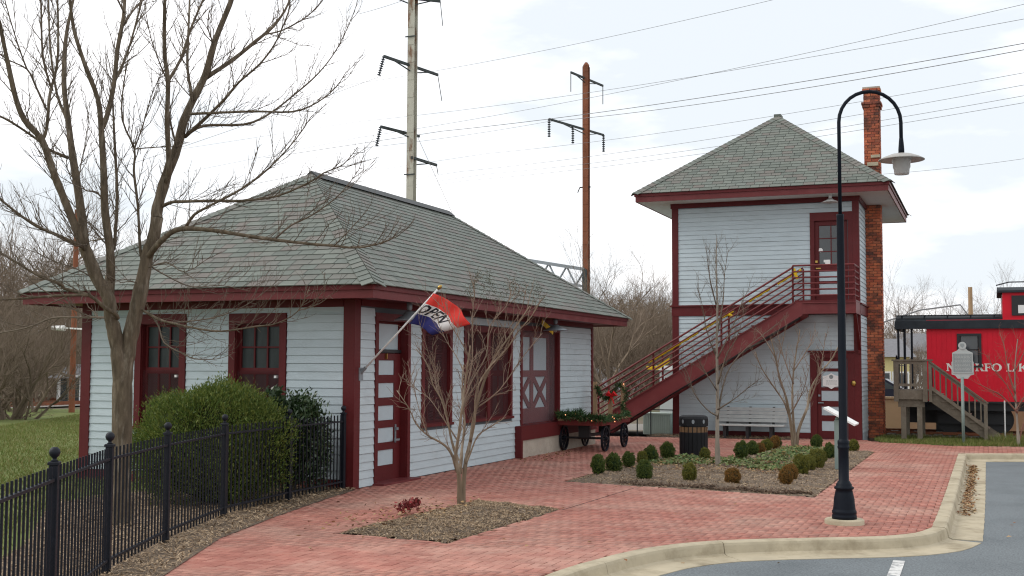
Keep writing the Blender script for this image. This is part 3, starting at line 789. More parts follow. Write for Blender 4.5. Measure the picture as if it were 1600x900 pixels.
# eaves: soffit, two-step fascia
sof = MB(); sof.box(XC-WD-OV+.06, YC-OV+.06, ZS, XC+OV-.06, YE+OV-.06, ZS+.02); sof.build('soffit', m_maroon, depot)
def ring(mb, x0, y0, x1, y1, z0, z1, th):
    mb.box(x0, y0, z0, x1, y0+th, z1); mb.box(x0, y1-th, z0, x1, y1, z1); mb.box(x0, y0+th, z0, x0+th, y1-th, z1); mb.box(x1-th, y0+th, z0, x1, y1-th, z1)
fa = MB(); ring(fa, XC-WD-OV+.04, YC-OV+.04, XC+OV-.04, YE+OV-.04, ZS-.03, ZE-.085, .03); fa.build('fascia', m_maroon2, depot)
fa = MB(); ring(fa, XC-WD-OV+.012, YC-OV+.012, XC+OV-.012, YE+OV-.012, ZE-.085, ZE-.012, .06); fa.build('fascia_moulding', m_maroon, depot)
# roof
rx0, rx1, ry0, ry1 = XC-WD-OV, XC+OV, YC-OV, YE+OV
xm = (rx0+rx1)/2; hr = 3.72; q0, q1 = (xm, ry0+hr, ZR), (xm, ry1-hr, ZR)
c00, c10, c11, c01 = (rx0, ry0, ZE), (rx1, ry0, ZE), (rx1, ry1, ZE), (rx0, ry1, ZE)
rm = MB(); rm.add([c00, c10, c11, c01, q0, q1], [(0, 1, 4), (1, 2, 5, 4), (2, 3, 5), (3, 0, 4, 5), (0, 3, 2, 1)]); rm.build('roof', m_ridge, depot)
roof_face(depot, [c00, c10, q0], None, .172, .27, 175, seed=11)
roof_face(depot, [c10, c11, q1, q0], None, .172, .27, 125, seed=12)
roof_face(depot, [c11, c01, q1], None, .172, .27, 0, seed=13, all_stuff=True)
roof_face(depot, [c01, c00, q0, q1], None, .172, .27, 0, seed=14, all_stuff=True)
sl = (ZR-ZE)
nF = Vector((0, -sl, hr)).normalized(); nR = Vector((sl, 0, (rx1-rx0)/2)).normalized(); nB = Vector((0, sl, hr)).normalized(); nL = Vector((-sl, 0, (rx1-rx0)/2)).normalized()
hip_caps(depot, c10, q0, nF, nR); hip_caps(depot, c11, q1, nB, nR); hip_caps(depot, c00, q0, nF, nL)
rd = MB(); rd.prism([(xm-.17, ry0+hr-.02, ZR-.06), (xm, ry0+hr-.02, ZR+.075), (xm+.17, ry0+hr-.02, ZR-.06), (xm, ry0+hr-.02, ZR+.0)], (0, (ry1-hr)-(ry0+hr)+.15, 0)); rd.build('ridge_cap', m_ridge, depot)
# --- street door
dr = thing_part = None
def part(name, parent, mat, fn):
    mb = MB(); fn(mb); return mb.build(name, mat, parent)
f.frame('door_frame', depot, y(.66), y(1.91), 0, 2.74, .1, -.034, .12, m_maroon, sill=False, head=.12)
D0 = .12
slab = f.bx(MB(), y(.74), y(1.81), D0+.012, D0+.06, .0, 2.10).build('door', m_maroon, depot)
st = MB()                                            # stiles and rails standing proud of the panels
f.bx(st, y(.76), y(.95), D0-.015, D0+.012, .02, 2.09); f.bx(st, y(1.575), y(1.81), D0-.015, D0+.012, .02, 2.09)
zz = [(.02, .27), (.52, .64), (.88, 1.0), (1.24, 1.37), (1.61, 1.74), (1.98, 2.09)]
for a_, b2 in zz: f.bx(st, y(.95), y(1.575), D0-.015, D0+.012, a_, b2)
st.build('door_rails', m_maroon, slab)
for (a_, _), (__, b2) in zip(zz[1:], zz[:-1]): f.bx(MB(), y(.952), y(1.573), D0+.0, D0+.011, b2+.002, a_-.002).build('door_panel', m_panel, slab)
part('door_lock', slab, m_black, lambda mb: f.bx(mb, y(.80), y(.93), D0-.05, D0-.015, 1.18, 1.36))
part('door_handle', slab, m_galv, lambda mb: (f.bx(mb, y(1.6), y(1.64), D0-.03, D0-.015, .62, .92), mb.bar(f.pt(y(1.5), D0-.07, .67), f.pt(y(1.66), D0-.07, .67), .03), mb.bar(f.pt(y(1.62), D0-.015, .85), f.pt(y(1.62), D0-.07, .85), .045)))
part('door_knocker', slab, m_brass, lambda mb: mb.bar(f.pt(y(1.26), D0-.03, 2.0), f.pt(y(1.26), D0-.03, 2.09), .03))
part('transom_bar', depot, m_black, lambda mb: f.bx(mb, y(.745), y(1.805), D0-.03, D0+.05, 2.105, 2.155))
part('transom_panel', depot, m_panel, lambda mb: f.bx(mb, y(.78), y(1.76), D0+.015, D0+.05, 2.16, 2.6))
part('transom_frame', depot, m_maroon, lambda mb: (f.bx(mb, y(.742), y(.80), D0, D0+.04, 2.156, 2.63), f.bx(mb, y(1.75), y(1.808), D0, D0+.04, 2.156, 2.63), f.bx(mb, y(.80), y(1.75), D0, D0+.04, 2.58, 2.63)))
part('door_step', depot, m_maroon2, lambda mb: f.bx(mb, y(.62), y(1.95), -.22, .1, -.02, .03))
# --- windows
def sash_window(face, parent, a0, a1, z0, z1, trim, cols, rows, zrail, screen_all=False, curtain=False, rec=.09, mull=None, head=None):
    w = face.frame('window', parent, a0, a1, z0, z1, trim, -.034, .16, m_maroon, head=head)
    i0, i1, j0, j1 = a0+trim, a1-trim, z0, z1-(head or trim)
    bays = [(i0, i1)] if not mull else [(i0, mull-.07), (mull+.07, i1)]
    if mull: part('mullion', w, m_maroon, lambda mb: face.bx(mb, mull-.07, mull+.07, -.02, .16, j0, j1))
    for b0, b1 in bays:
        part('pane', w, m_curt if curtain else m_glass, lambda mb: face.bx(mb, b0, b1, rec+.03, rec+.04, j0, j1))
        def sash(mb, s0, s1, d):
            s = .05
            face.bx(mb, b0, b0+s, d, d+.03, s0, s1); face.bx(mb, b1-s, b1, d, d+.03, s0, s1); face.bx(mb, b0+s, b1-s, d, d+.03, s0, s0+s); face.bx(mb, b0+s, b1-s, d, d+.03, s1-s, s1)
            for c in range(1, cols):
                a = b0+s+(b1-b0-2*s)*c/cols; face.bx(mb, a-.013, a+.013, d+.003, d+.027, s0+s, s1-s)
            for r in range(1, rows):
                q = s0+s+(s1-s0-2*s)*r/rows; face.bx(mb, b0+s, b1-s, d+.004, d+.026, q-.013, q+.013)
        part('sash', w, m_maroon, lambda mb: sash(mb, zrail, j1, rec-.005))
        part('sash', w, m_maroon, lambda mb: sash(mb, j0, zrail-.002, rec-.002))
        part('screen', w, m_screen, lambda mb: face.bx(mb, b0, b1, .02, .026, j0, j1 if screen_all else zrail))
    return w
w = sash_window(gF, depot, XC-4.12, XC-3.11, .88, 2.73, .12, 3, 2, 1.80, curtain=True, head=.16)
part('catch', w, m_white, lambda mb: gF.bx(mb, XC-3.30, XC-3.26, -.045, .02, 1.69, 1.73))
w = sash_window(gF, depot, XC-2.27, XC-1.2, .88, 2.72, .12, 3, 2, 1.80, curtain=True, head=.16)
part('catch', w, m_white, lambda mb: gF.bx(mb, XC-1.40, XC-1.36, -.045, .02, 1.69, 1.73))
sash_window(f, depot, y(2.36), y(3.62), .88, 2.59, .11, 3, 2, 1.75, screen_all=True)
sash_window(f, depot, y(4.16), y(6.6), .88, 2.66, .11, 3, 2, 1.75, screen_all=True, curtain=True, mull=y(5.38))
# --- freight door with braced leaves, deep in its frame
f.frame('freight_frame', depot, y(7.07), y(9.54), .66, 2.75, .1, -.036, .2, m_maroon, sill=False)
fd = f.bx(MB(), y(7.17), y(9.44), .215, .25, .66, 2.65).build('freight_door', m_panel, depot)
fb = MB(); a0, a1 = y(7.17), y(9.44)
for p0, p1 in ((a0, a0+.15), (a1-.15, a1)): f.bx(fb, p0, p1, .185, .215, .66, 2.65)
f.bx(fb, (a0+a1)/2-.09, (a0+a1)/2+.09, .187, .215, .66, 2.65)
for z0_, z1_ in ((.66, .98), (1.66, 1.80), (2.52, 2.65)): f.bx(fb, a0+.15, a1-.15, .189, .215, z0_, z1_)
for s0, s1 in ((a0+.15, (a0+a1)/2-.09), ((a0+a1)/2+.09, a1-.15)):
    for k, (za, zb) in enumerate(((.98, 1.66), (1.66, .98))): fb.bar(f.pt(s0, .2+.003*k, za), f.pt(s1, .2+.003*k, zb), .022, .13, up=(0, 0, 1))
fb.build('door_brace', m_maroon2, fd)
part('plastic_cover', depot, m_plexi, lambda mb: f.bx(mb, y(7.172), y(9.438), .06, .064, .665, 2.645))
part('loading_sill', depot, m_maroon, lambda mb: f.bx(mb, y(6.78), y(11.9), -.16, .0, .36, .655))
part('sill_post', depot, m_maroon, lambda mb: f.bx(mb, y(6.78), y(6.86), -.162, .0, -.02, .358))
part('dock_wall', depot, m_conc2, lambda mb: f.bx(mb, y(6.861), y(11.88), -.13, .0, -.1, .359))
barn_lamp('grey metal lamp under the eave above the station house door', (XC+.42, onX(640, 470, XC+.42).y, ZS-.0), None, r=.24, drop=.30)
barn_lamp('grey metal lamp under the eave beside the braced freight door', (XC+.42, onX(868, 500, XC+.42).y, ZS-.0), None, r=.27, drop=.26)
tb = thing('yellow_tape', 'scrap of yellow tape hanging from the eave at the freight door', 'tape', (XC+.1, y(8.4), 2.7))
o = MB(); pA, pB = onX(847, 503, XC+.15), onX(864, 519, XC+.15)
o.bar(pA, pB, .012, .11, up=(0, 0, 1)); o.build('strip', m_yel, tb)

# --- flag on its pole
fl_p0 = Vector((XC+.04, 16.47, 1.78)); fl_tip = onY(685, 451, 16.47)
fp = thing('flagpole', 'white slanting flagpole bracketed to the corner of the station house', 'flagpole', fl_p0)
MB().tube([fl_p0, fl_tip], [.016, .014], 10).build('pole', m_white, fp, True)
dd = (fl_tip-fl_p0).normalized()
MB().tube([fl_tip-dd*.02, fl_tip+dd*.02, fl_tip+dd*.05, fl_tip+dd*.075], [.012, .03, .026, .005], 10).build('finial', m_brass, fp, True)
part('bracket', fp, m_galv, lambda mb: (mb.box(XC+.036, 16.41, 1.66, XC+.05, 16.53, 1.86), mb.tube([fl_p0-dd*.03, fl_p0+dd*.12], .027, 10)))
A = onY(677.5, 458, 16.455); B = onY(638, 506, 16.455); Cc = onY(676, 524, 16.2); Dd = onY(738, 507, 16.05)
def flag_pt(s, t):                                  # s across the stripes from the top, t from hoist to fly
    p = (A*(1-s)+B*s)*(1-t)+(Dd*(1-s)+Cc*s)*t
    lift = Vector((0, 0, 1))*(.075*math.sin(math.pi*t)*(1-.35*s))
    w = .055*math.sin(7.5*t+1.4*s+.6)*t**.6+.02*math.sin(17*t-2*s)
    return p+lift+Vector((-.25, -.9, .1))*w
flag = MB(); nu, nv = 36, 27
vs = [flag_pt(j/nv, i/nu) for i in range(nu+1) for j in range(nv+1)]
flag.v = [tuple(p) for p in vs]
for i in range(nu):
    for j in range(nv):
        flag.f.append((i*(nv+1)+j, (i+1)*(nv+1)+j, (i+1)*(nv+1)+j+1, i*(nv+1)+j+1)); flag.mi.append(0 if j < 9 else 1 if j < 18 else 2)
fo = flag.build('flag', [m_flagr, m_flagw, m_flagb], None, True, norm=False)
sol = fo.modifiers.new('cloth', 'SOLIDIFY'); sol.thickness = .002
tag(fo, 'red white and blue flag reading OPEN in slanted black letters', 'flag')
def text_mesh(body, shear=0.):
    cu = bpy.data.curves.new('t', 'FONT'); cu.body = body; cu.shear = shear; cu.offset = .022; cu.resolution_u = 2; cu.fill_mode = 'FRONT'
    to = bpy.data.objects.new('t', cu); col.objects.link(to)
    dg = bpy.context.evaluated_depsgraph_get(); me = bpy.data.meshes.new_from_object(to.evaluated_get(dg))
    V = np.array([v.co[:] for v in me.vertices]); Fs = [tuple(p.vertices) for p in me.polygons]
    bpy.data.objects.remove(to); bpy.data.curves.remove(cu); bpy.data.meshes.remove(me)
    return V, Fs
import bmesh
V, Fs = text_mesh('OPEN', .35)
lo, hi = V.min(0), V.max(0)
tmb = bmesh.new()
bv = [tmb.verts.new(((v[0]-lo[0])/(hi[0]-lo[0]), (v[1]-lo[1])/(hi[1]-lo[1]), 0)) for v in V]
for q in Fs:
    try: tmb.faces.new([bv[i] for i in q])
    except ValueError: pass
bmesh.ops.triangulate(tmb, faces=tmb.faces[:])
bmesh.ops.subdivide_edges(tmb, edges=tmb.edges[:], cuts=2, use_grid_fill=True)
Q = [v.co.copy() for v in tmb.verts]; tmb.verts.index_update(); Tf = [tuple(v.index for v in q.verts) for q in tmb.faces]; tmb.free()
for side in (1, -1):
    mb = MB(); pts = []
    for v in Q:
        t = .02+.80*v.x; s = .65-.31*v.y; e = .01
        n_ = (flag_pt(s, t+e)-flag_pt(s, t)).cross(flag_pt(s+e, t)-flag_pt(s, t)).normalized()
        pts.append(flag_pt(s, t)+n_*.004*side)
    mb.add(pts, Tf); mb.build('lettering', m_ink, fo, norm=False)
# ================================================================== TOWER
TX0, TX1, TY, TD = -8.07, -3.09, 32.64, 5.68
TE, TA, TZS, TO = 6.65, 9.26, 6.42, .89
tower = thing('signal_tower', 'two storey grey clapboard signal tower with maroon trim and a pyramid slate roof', 'building', ((TX0+TX1)/2, TY, 0))
tF = Face('x', TY, -1)
t_holes = [(-4.22, -3.36, 3.62, 5.80), (-4.22, -3.42, .0, 2.15)]
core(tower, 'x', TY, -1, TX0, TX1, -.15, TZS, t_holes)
ln_ = MB()
for h0, h1, z0, z1 in t_holes:
    tF.bx(ln_, h0-.002, h0+.012, -.001, .21, z0, z1); tF.bx(ln_, h1-.012, h1+.002, -.001, .21, z0, z1); tF.bx(ln_, h0+.012, h1-.012, -.0005, .21, z1-.012, z1+.002)
ln_.build('opening_lining', m_maroon, tower)
box('wall', m_side, tower, TX1-.2, TY+.22, -.15, TX1, TY+TD, TZS); box('wall', m_side, tower, TX0, TY+.22, -.15, TX0+.2, TY+TD, TZS); box('wall', m_side, tower, TX0+.2, TY+TD-.2, -.15, TX1-.2, TY+TD, TZS)
hl = [(-4.37, TX1, -1, 2.28), (-4.33, -3.3, 3.5, 5.95)]
siding(tower, 'x', TY, -1, TX0+.15, TX1-.14, .15, 3.28, hl, exp=.122, seed=21)
siding(tower, 'x', TY, -1, TX0+.15, TX1-.14, 3.57, 6.28, hl, exp=.122, seed=22)
siding(tower, 'y', TX1, 1, TY+.13, TY+TD, .15, 3.28, [], exp=.122, stuff=True, seed=23)
siding(tower, 'y', TX1, 1, TY+.13, TY+TD, 3.57, 6.28, [], exp=.122, stuff=True, seed=24)
siding(tower, 'y', TX0, -1, TY+.13, TY+TD, .15, 6.28, [], exp=.122, stuff=True, seed=25)
for b in ((TX0-.03, TY-.036, -.1, TX0+.15, TY, 6.29), (TX1-.14, TY-.036, -.1, TX1+.03, TY, 6.29), (TX1, TY+.001, -.1, TX1+.0302, TY+.13, 6.289), (TX0-.03, TY+.001, -.1, TX0, TY+.13, 6.289)): box('corner_board', m_maroon, tower, *b)
def tring(name, z0, z1, o, mat):
    mb = MB(); mb.box(TX0-o, TY-o, z0, TX1+o, TY, z1); mb.box(TX1, TY+.0005, z0, TX1+o, TY+TD, z1); mb.box(TX0-o, TY+.0005, z0, TX0, TY+TD, z1); return mb.build(name, mat, tower)
tring('belt_board', 3.29, 3.56, .045, m_maroon); tring('belt_cap', 3.545, 3.585, .085, m_maroon)
tring('frieze_moulding', 6.29, TZS, .06, m_maroon)
box('skirt_board', m_maroon, tower, TX0+.151, TY-.04, -.1, -4.38, TY, .148)
ex0, ex1, ey0, ey1 = TX0-TO, TX1+TO, TY-TO, TY+TD+TO
MB().box(ex0+.05, ey0+.05, TZS, ex1-.05, ey1-.05, TZS+.03).build('soffit', m_sofw, tower)
fa = MB(); ring(fa, ex0+.04, ey0+.04, ex1-.04, ey1-.04, TZS-.012, TE-.09, .03); fa.build('fascia', m_maroon2, tower)
fa = MB(); ring(fa, ex0+.01, ey0+.01, ex1-.01, ey1-.01, TE-.09, TE-.012, .07); fa.build('fascia_moulding', m_maroon, tower)
tm, ap0, ap1 = (ex0+ex1)/2, (ey0+ey1)/2-.14, (ey0+ey1)/2+.14
k00, k10, k11, k01 = (ex0, ey0, TE), (ex1, ey0, TE), (ex1, ey1, TE), (ex0, ey1, TE); a0, a1 = (tm, ap0, TA), (tm, ap1, TA)
rm = MB(); rm.add([k00, k10, k11, k01, a0, a1], [(0, 1, 4), (1, 2, 5, 4), (2, 3, 5), (3, 0, 4, 5), (0, 3, 2, 1)]); rm.build('roof', m_ridge, tower)
roof_face(tower, [k00, k10, a0], None, .16, .27, 260, seed=31)
roof_face(tower, [k10, k11, a1, a0], None, .16, .27, 40, seed=32)
roof_face(tower, [k11, k01, a1], None, .16, .27, 0, seed=33, all_stuff=True)
roof_face(tower, [k01, k00, a0, a1], None, .16, .27, 0, seed=34, all_stuff=True)
hh = TA-TE; nf = Vector((0, -hh, ap0-ey0)).normalized(); nr_ = Vector((hh, 0, ex1-tm)).normalized(); nl = Vector((-hh, 0, ex1-tm)).normalized(); nb = Vector((0, hh, ap0-ey0)).normalized()
hip_caps(tower, k10, a0, nf, nr_); hip_caps(tower, k00, a0, nf, nl); hip_caps(tower, k11, a1, nb, nr_)
part('ridge_cap', tower, m_slate, lambda mb: mb.box(tm-.1, ap0-.06, TA-.02, tm+.1, ap1+.06, TA+.055))
# chimney: every brick in view laid one by one
chim = MB().box(-3.055, TY+2.025, -.2, -2.68, TY+2.475, 9.70).build('chimney', m_mortar2, tower)
def chimney_bricks():
    cx0, cx1, cy0, cy1 = -3.08, -2.655, TY+2.0, TY+2.5
    h, gap = .066, .011; z = -.05; k = 0; near = []; mb = MB()
    meshes = {}
    while z < 9.72:
        gr = 0.
        if 9.12 < z < 9.34: gr = .035 if 9.2 > z or z > 9.27 else .055
        if z > 9.58: gr = .028
        x0, x1, y0, y1 = cx0-gr, cx1+gr, cy0-gr, cy1+gr
        rows = []
        head = .1; st = .205
        # front face (-Y)
        pos = x0; first = st if k % 2 == 0 else head
        while pos < x1-.01:
            L = min(first, x1-pos); rows.append((pos, y0, pos+L-gap, y0+.09)); pos += L; first = st
        pos = y0+.09+gap; first = head if k % 2 == 0 else st
        while pos < y1-.01:
            L = min(first, y1-pos); rows.append((x1-.09, pos, x1, pos+L-gap)); pos += L; first = st
        if z > 6.4:
            pos = y0+.09+gap; first = head if k % 2 == 0 else st
            while pos < y1-.01:
                L = min(first, y1-pos); rows.append((x0, pos, x0+.09, pos+L-gap)); pos += L; first = st
        for r in rows:
            j = [rnd.uniform(-.003, .003) for _ in range(3)]
            if r[1] == y0: near.append((r[0], r[1]+j[0], z, r[2], r[3], z+h))
            else: mb.box(r[0]+j[1]*.5, r[1], z, r[2]+j[1]*.5, r[3], z+h)
        z += h+gap; k += 1
    near.sort(key=lambda b: 0 if (.0 < b[2] < 9.8 and b[3]-b[0] > .15) else 1)
    for b in near[:300]:
        L = (round(b[3]-b[0], 2))
        if L not in meshes: meshes[L] = MB().cbox(-L/2, 0, 0, L/2, .09, h, .003).mesh('brick', m_red_brick)
        link('brick', meshes[L], chim, ((b[0]+b[3])/2, b[1], b[2]))
    for b in near[300:]: mb.box(*b)
    mb.build('brickwork', m_red_brick, chim, kind='stuff')
chimney_bricks()
part('chimney_cap', chim, m_conc2, lambda mb: mb.prism([(-3.10, TY+1.98, 9.715), (-2.63, TY+1.98, 9.715), (-2.63, TY+2.52, 9.715), (-3.10, TY+2.52, 9.715)], (0, 0, .05)))
part('flashing', chim, m_conc, lambda mb: (mb.box(-2.90, TY+1.975, 7.75, -2.65, TY+2.0, 7.83), mb.box(-3.0, TY+1.972, 7.52, -2.7, TY+2.0, 7.62)))
# doors
def tdoor(z0, z1, x0, x1, ftop, fl, fr, glazed):
    tF.frame('door_frame', tower, fl, fr, z0, ftop, x0-fl, -.034, .1, m_maroon, sill=False, head=ftop-z1)
    s = tF.bx(MB(), x0, x1, .07, .11, z0, z1).build('door', m_maroon, tower)
    mb = MB(); w = .11
    tF.bx(mb, x0, x0+w, .045, .07, z0, z1); tF.bx(mb, x1-w, x1, .045, .07, z0, z1)
    if glazed:
        for a, b in ((z0, z0+.2), (z0+.49, z0+.56), (z0+.83, z0+1.0), (z1-.12, z1)): tF.bx(mb, x0+w, x1-w, .045, .07, a, b)
        mb.build('door_rails', m_maroon, s)
        for a, b in ((z0+.2, z0+.49), (z0+.56, z0+.83)): part('door_panel', s, m_panel, lambda q: tF.bx(q, x0+w+.002, x1-w-.002, .06, .0695, a, b))
        g0, g1 = z0+1.0, z1-.12
        for c in range(2):
            for r in range(3):
                ga, gb = x0+w+(x1-x0-2*w)*c/2, x0+w+(x1-x0-2*w)*(c+1)/2; ha, hb = g0+(g1-g0)*r/3, g0+(g1-g0)*(r+1)/3
                part('pane', s, m_glass, lambda q: tF.bx(q, ga+.014, gb-.014, .062, .0695, ha+.014, hb-.014))
        part('glazing_bars', s, m_maroon, lambda q: (tF.bx(q, (x0+x1)/2-.013, (x0+x1)/2+.013, .05, .0695, g0, g1), [tF.bx(q, x0+w, x1-w, .051, .069, g0+(g1-g0)*r/3-.013, g0+(g1-g0)*r/3+.013) for r in (1, 2)]))
        def sticker(q, u, v, r):
            p = onY(u, v, TY+.055)
            q.add([(p.x+r*math.cos(i*.524), TY+.056, p.z+r*math.sin(i*.524)) for i in range(12)], [tuple(range(12))])
        part('sticker', s, m_white, lambda q: sticker(q, 1282, 391, .06))
        p0 = onY(1287, 406, TY+.05); part('notice', s, m_white, lambda q: (q.box(p0.x, TY+.052, p0.z-.07, p0.x+.17, TY+.056, p0.z), q.box(p0.x+.04, TY+.052, p0.z-.14, p0.x+.17, TY+.056, p0.z-.071)))
        part('door_handle', s, m_brass, lambda q: (q.bar((x0+.03, TY+.03, z0+.90), (x0+.16, TY+.03, z0+.90), .03), q.bar((x0+.05, TY+.0, z0+1.08), (x0+.05, TY+.05, z0+1.08), .06)))
    else:
        zz = [(0, .21), (.47, .62), (.85, 1.0), (1.27, 1.36), (1.78, 1.86), (2.05, z1)]
        for a, b in zz: tF.bx(mb, x0+w, x1-w, .045, .07, z0+a, z0+b)
        mb.build('door_rails', m_maroon, s)
        for (a, _), (__, b) in zip(zz[1:], zz[:-1]): part('door_panel', s, m_panel, lambda q: tF.bx(q, x0+w+.002, x1-w-.002, .06, .0695, b, a))
        part('door_handle', s, m_galv, lambda q: (q.bar((x0+.03, TY+.0, .95), (x0+.17, TY+.0, .95), .03), q.bar((x0+.06, TY-.0, 1.14), (x0+.06, TY+.05, 1.14), .05)))
tdoor(3.62, 5.79, -4.22, -3.36, 6.015, -4.33, -3.232, True)
tdoor(.0, 2.14, -4.2, -3.42, 2.28, -4.37, -3.232, False)
part('ledge', tower, m_maroon, lambda q: q.box(-4.42, TY-.09, 2.281, -3.2, TY-.037, 2.33))
sg = thing('door_sign', 'white shield shaped sign fixed to the lower tower door', 'sign', (-3.83, TY+.02, 1.52))
def shield(mb, x, z, w, h, y0, y1, k=.18):
    P = [(-1, -.62), (-.45, -.72), (0, -1), (.45, -.72), (1, -.62), (1, .62), (.45, .72), (0, 1), (-.45, .72), (-1, .62)]
    mb.prism([(x+a*w/2, y0, z+b*h/2) for a, b in P], (0, y1-y0, 0))
part('plate', sg, m_white, lambda q: shield(q, -3.83, 1.525, .44, .42, TY+.02, TY+.045))
part('emblem', sg, m_signtxt, lambda q: q.add([(-3.83+.055*math.cos(i*.63), TY+.0185, 1.635+.055*math.sin(i*.63)) for i in range(10)], [tuple(range(9, -1, -1))]))
def dashes(q, x0, x1, z0, dz, n, yy, h=.008):
    for r in range(n):
        x = x0+rnd.uniform(0, .03)
        while x < x1-.02:
            L = rnd.uniform(.02, .06); L = min(L, x1-x); q.box(x, yy, z0-r*dz, x+L, yy+.002, z0-r*dz+h); x += L+.012
part('fine_print', sg, m_signtxt, lambda q: dashes(q, -3.98, -3.68, 1.53, .03, 4, TY+.0165))
em = MB(); em.lathe([(0, 0), (.05, 0), (.06, .015), (.04, .03), (0, .032)], 14)
em2 = MB(); em2.v = [(-3.25+x, TY-.036-z, 1.47+yv*1.3) for x, yv, z in em.v]; em2.f = em.f; em2.mi = em.mi
tag(em2.build('house_emblem', m_brass, None, True), 'small brass emblem on the maroon board right of the lower door', 'emblem')
barn_lamp('cream lamp shade under the eave above the upper tower door', (-3.74, TY-.42, TZS), None, r=.22, mat=m_sofw, drop=.2)

# ------------------------------------------------------------------ outside stair
stair = thing('outside_stair', 'maroon steel stair rising to the upper door of the tower', 'stair', (-7.5, TY-.65, 0))
SX0, SX1 = -4.58, -10.35; SL = (3.56-1.11)/(8.71-4.58)
ztop = lambda x: 3.56-(SX0-x)*SL
yn, yf = TY-1.2, TY-.12
XB = SX0-3.56/SL+.05
for nm, yy in (('stringer', yn), ('stringer', yf)):
    mb = MB(); mb.prism([(SX0, yy, 3.56), (SX0+.199, yy, 3.56), (SX0+.199, yy, 3.228), (XB+.72, yy, 0), (XB, yy, 0), (XB, yy, .06)], (0, .05, 0)); mb.prism([(SX0, yy-.03, 3.545), (SX0, yy-.03, 3.575), (XB, yy-.03, .09), (XB, yy-.03, .06)], (0, .0295, 0)); mb.prism([(SX0+.199, yy-.03, 3.228), (SX0+.199, yy-.03, 3.258), (XB+.72, yy-.03, .03), (XB+.72, yy-.03, .0)], (0, .0295, 0)); mb.build(nm, m_maroon2, stair)
nst = 18
tread = MB().box(-.15, yn+.052, -.03, .17, yf-.002, 0).mesh('tread', m_maroon)
for k in range(1, nst):
    z = 3.56*k/nst; x = XB+(SX0-XB)*k/nst
    link('tread', tread, stair, (x, 0, z+.01))
mb = MB(); mb.box(SX0+.2, yn, 3.26, -3.05, yn+.05, 3.56); mb.box(-3.1, yn+.0501, 3.26, -3.05, TY-.04, 3.56); mb.box(SX0+.2, yn-.03, 3.53, -3.05, yn-.001, 3.56); mb.box(SX0+.2, yn-.03, 3.26, -3.05, yn-.001, 3.29); mb.build('landing_beam', m_maroon2, stair)
box('landing_deck', m_maroon, stair, SX0, yn+.002, 3.565, -3.052, TY-.05, 3.61)
part('bracket', stair, m_maroon, lambda q: (q.bar((-3.08, yn+.1, 3.25), (-3.08, TY-.06, 2.35), .07), q.bar((-3.08, TY-.07, 3.25), (-3.08, TY-.07, 2.25), .07)))
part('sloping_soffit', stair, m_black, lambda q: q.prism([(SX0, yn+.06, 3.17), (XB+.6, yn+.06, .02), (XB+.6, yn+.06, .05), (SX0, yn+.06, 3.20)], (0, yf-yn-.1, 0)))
RT = .93
def rail_at(off): return [(XB-.05, yn+.025, ztop(XB-.05)+off), (-4.65, yn+.025, ztop(-4.65)+off), (-4.62, yn+.025, 3.60+off-.02), (-3.09, yn+.025, 3.60+off-.02), (-3.09, TY-.05, 3.60+off-.02)]
for k in range(6):
    off = RT-k*.155; part('rail', stair, m_maroon2, lambda q: q.tube(rail_at(off), .026 if k == 0 else .021, 8))
def post(x, yy, zb, zt): part('post', stair, m_maroon, lambda q: q.bar((x, yy, zb), (x, yy, zt), .045))
for x in (-9.9, -8.35, -6.5): post(x, yn+.06, ztop(x)-.1, ztop(x)+RT)
post(-4.63, yn+.06, 3.3, 3.6+RT-.03); post(-3.09, yn+.06, 3.3, 3.6+RT-.03)
for k in range(6):
    off = RT-k*.155; part('rail', stair, m_maroon, lambda q: q.tube([(XB-.05, yf-.02, ztop(XB-.05)+off), (-4.5, yf-.02, ztop(-4.5)+off)], .022 if k == 0 else .016, 6))
for x in (-9.9, -8.35, -6.5): post(x, yf-.02, ztop(x)-.1, ztop(x)+RT)
post(-4.5, yf-.02, 3.5, 3.6+RT-.03)
tape = thing('caution_tape', 'yellow tape wound along the stair rail of the tower', 'tape', (-6, yf-.02, 2.8))
pts = []
for i in range(61):
    x = -8.75+(8.75-4.55)*i/60; pts.append((x, ztop(x)+RT-.02))
nw_ = 0; mb = MB()
for i in range(60):
    (xa, za), (xb, zb) = pts[i], pts[i+1]; j = .018+.02*abs(math.sin(i*.9))*(1 if i % 13 else .2)
    if i in (20, 34, 48): mb.build('wrapping', m_yel, tape, True); mb = MB()
    if i in (20, 21, 34, 35, 36, 37, 38, 39, 48, 49, 50): continue
    mb.tube([(xa, yf-.02, za), (xb, yf-.02, zb)], [j*.9, .032-.01*math.sin(i*2.)], 6, cap=False)
mb.build('wrapping', m_yel, tape, True)
pw = onY(1010, 577, yf-.1); pw2 = onY(1046, 566, yf-.08)
mb = MB(); mb.add([pw, pw+Vector((.0, .02, .09)), pw+Vector((.3, .0, .09)), pw+Vector((.32, .0, -.02)), pw2, pw2+Vector((0, 0, .13))], [(0, 3, 2, 1), (3, 4, 5, 2)]); mb.build('loose_end', m_yel, tape)
part('knot', tape, m_yel, lambda q: (q.tube([onY(1137, 490, yf-.08), onY(1146, 495, yf-.1)], [.06, .03], 6), q.tube([onY(1240, 420, yf-.07), onY(1246, 436, yf-.07)], [.05, .04], 6)))

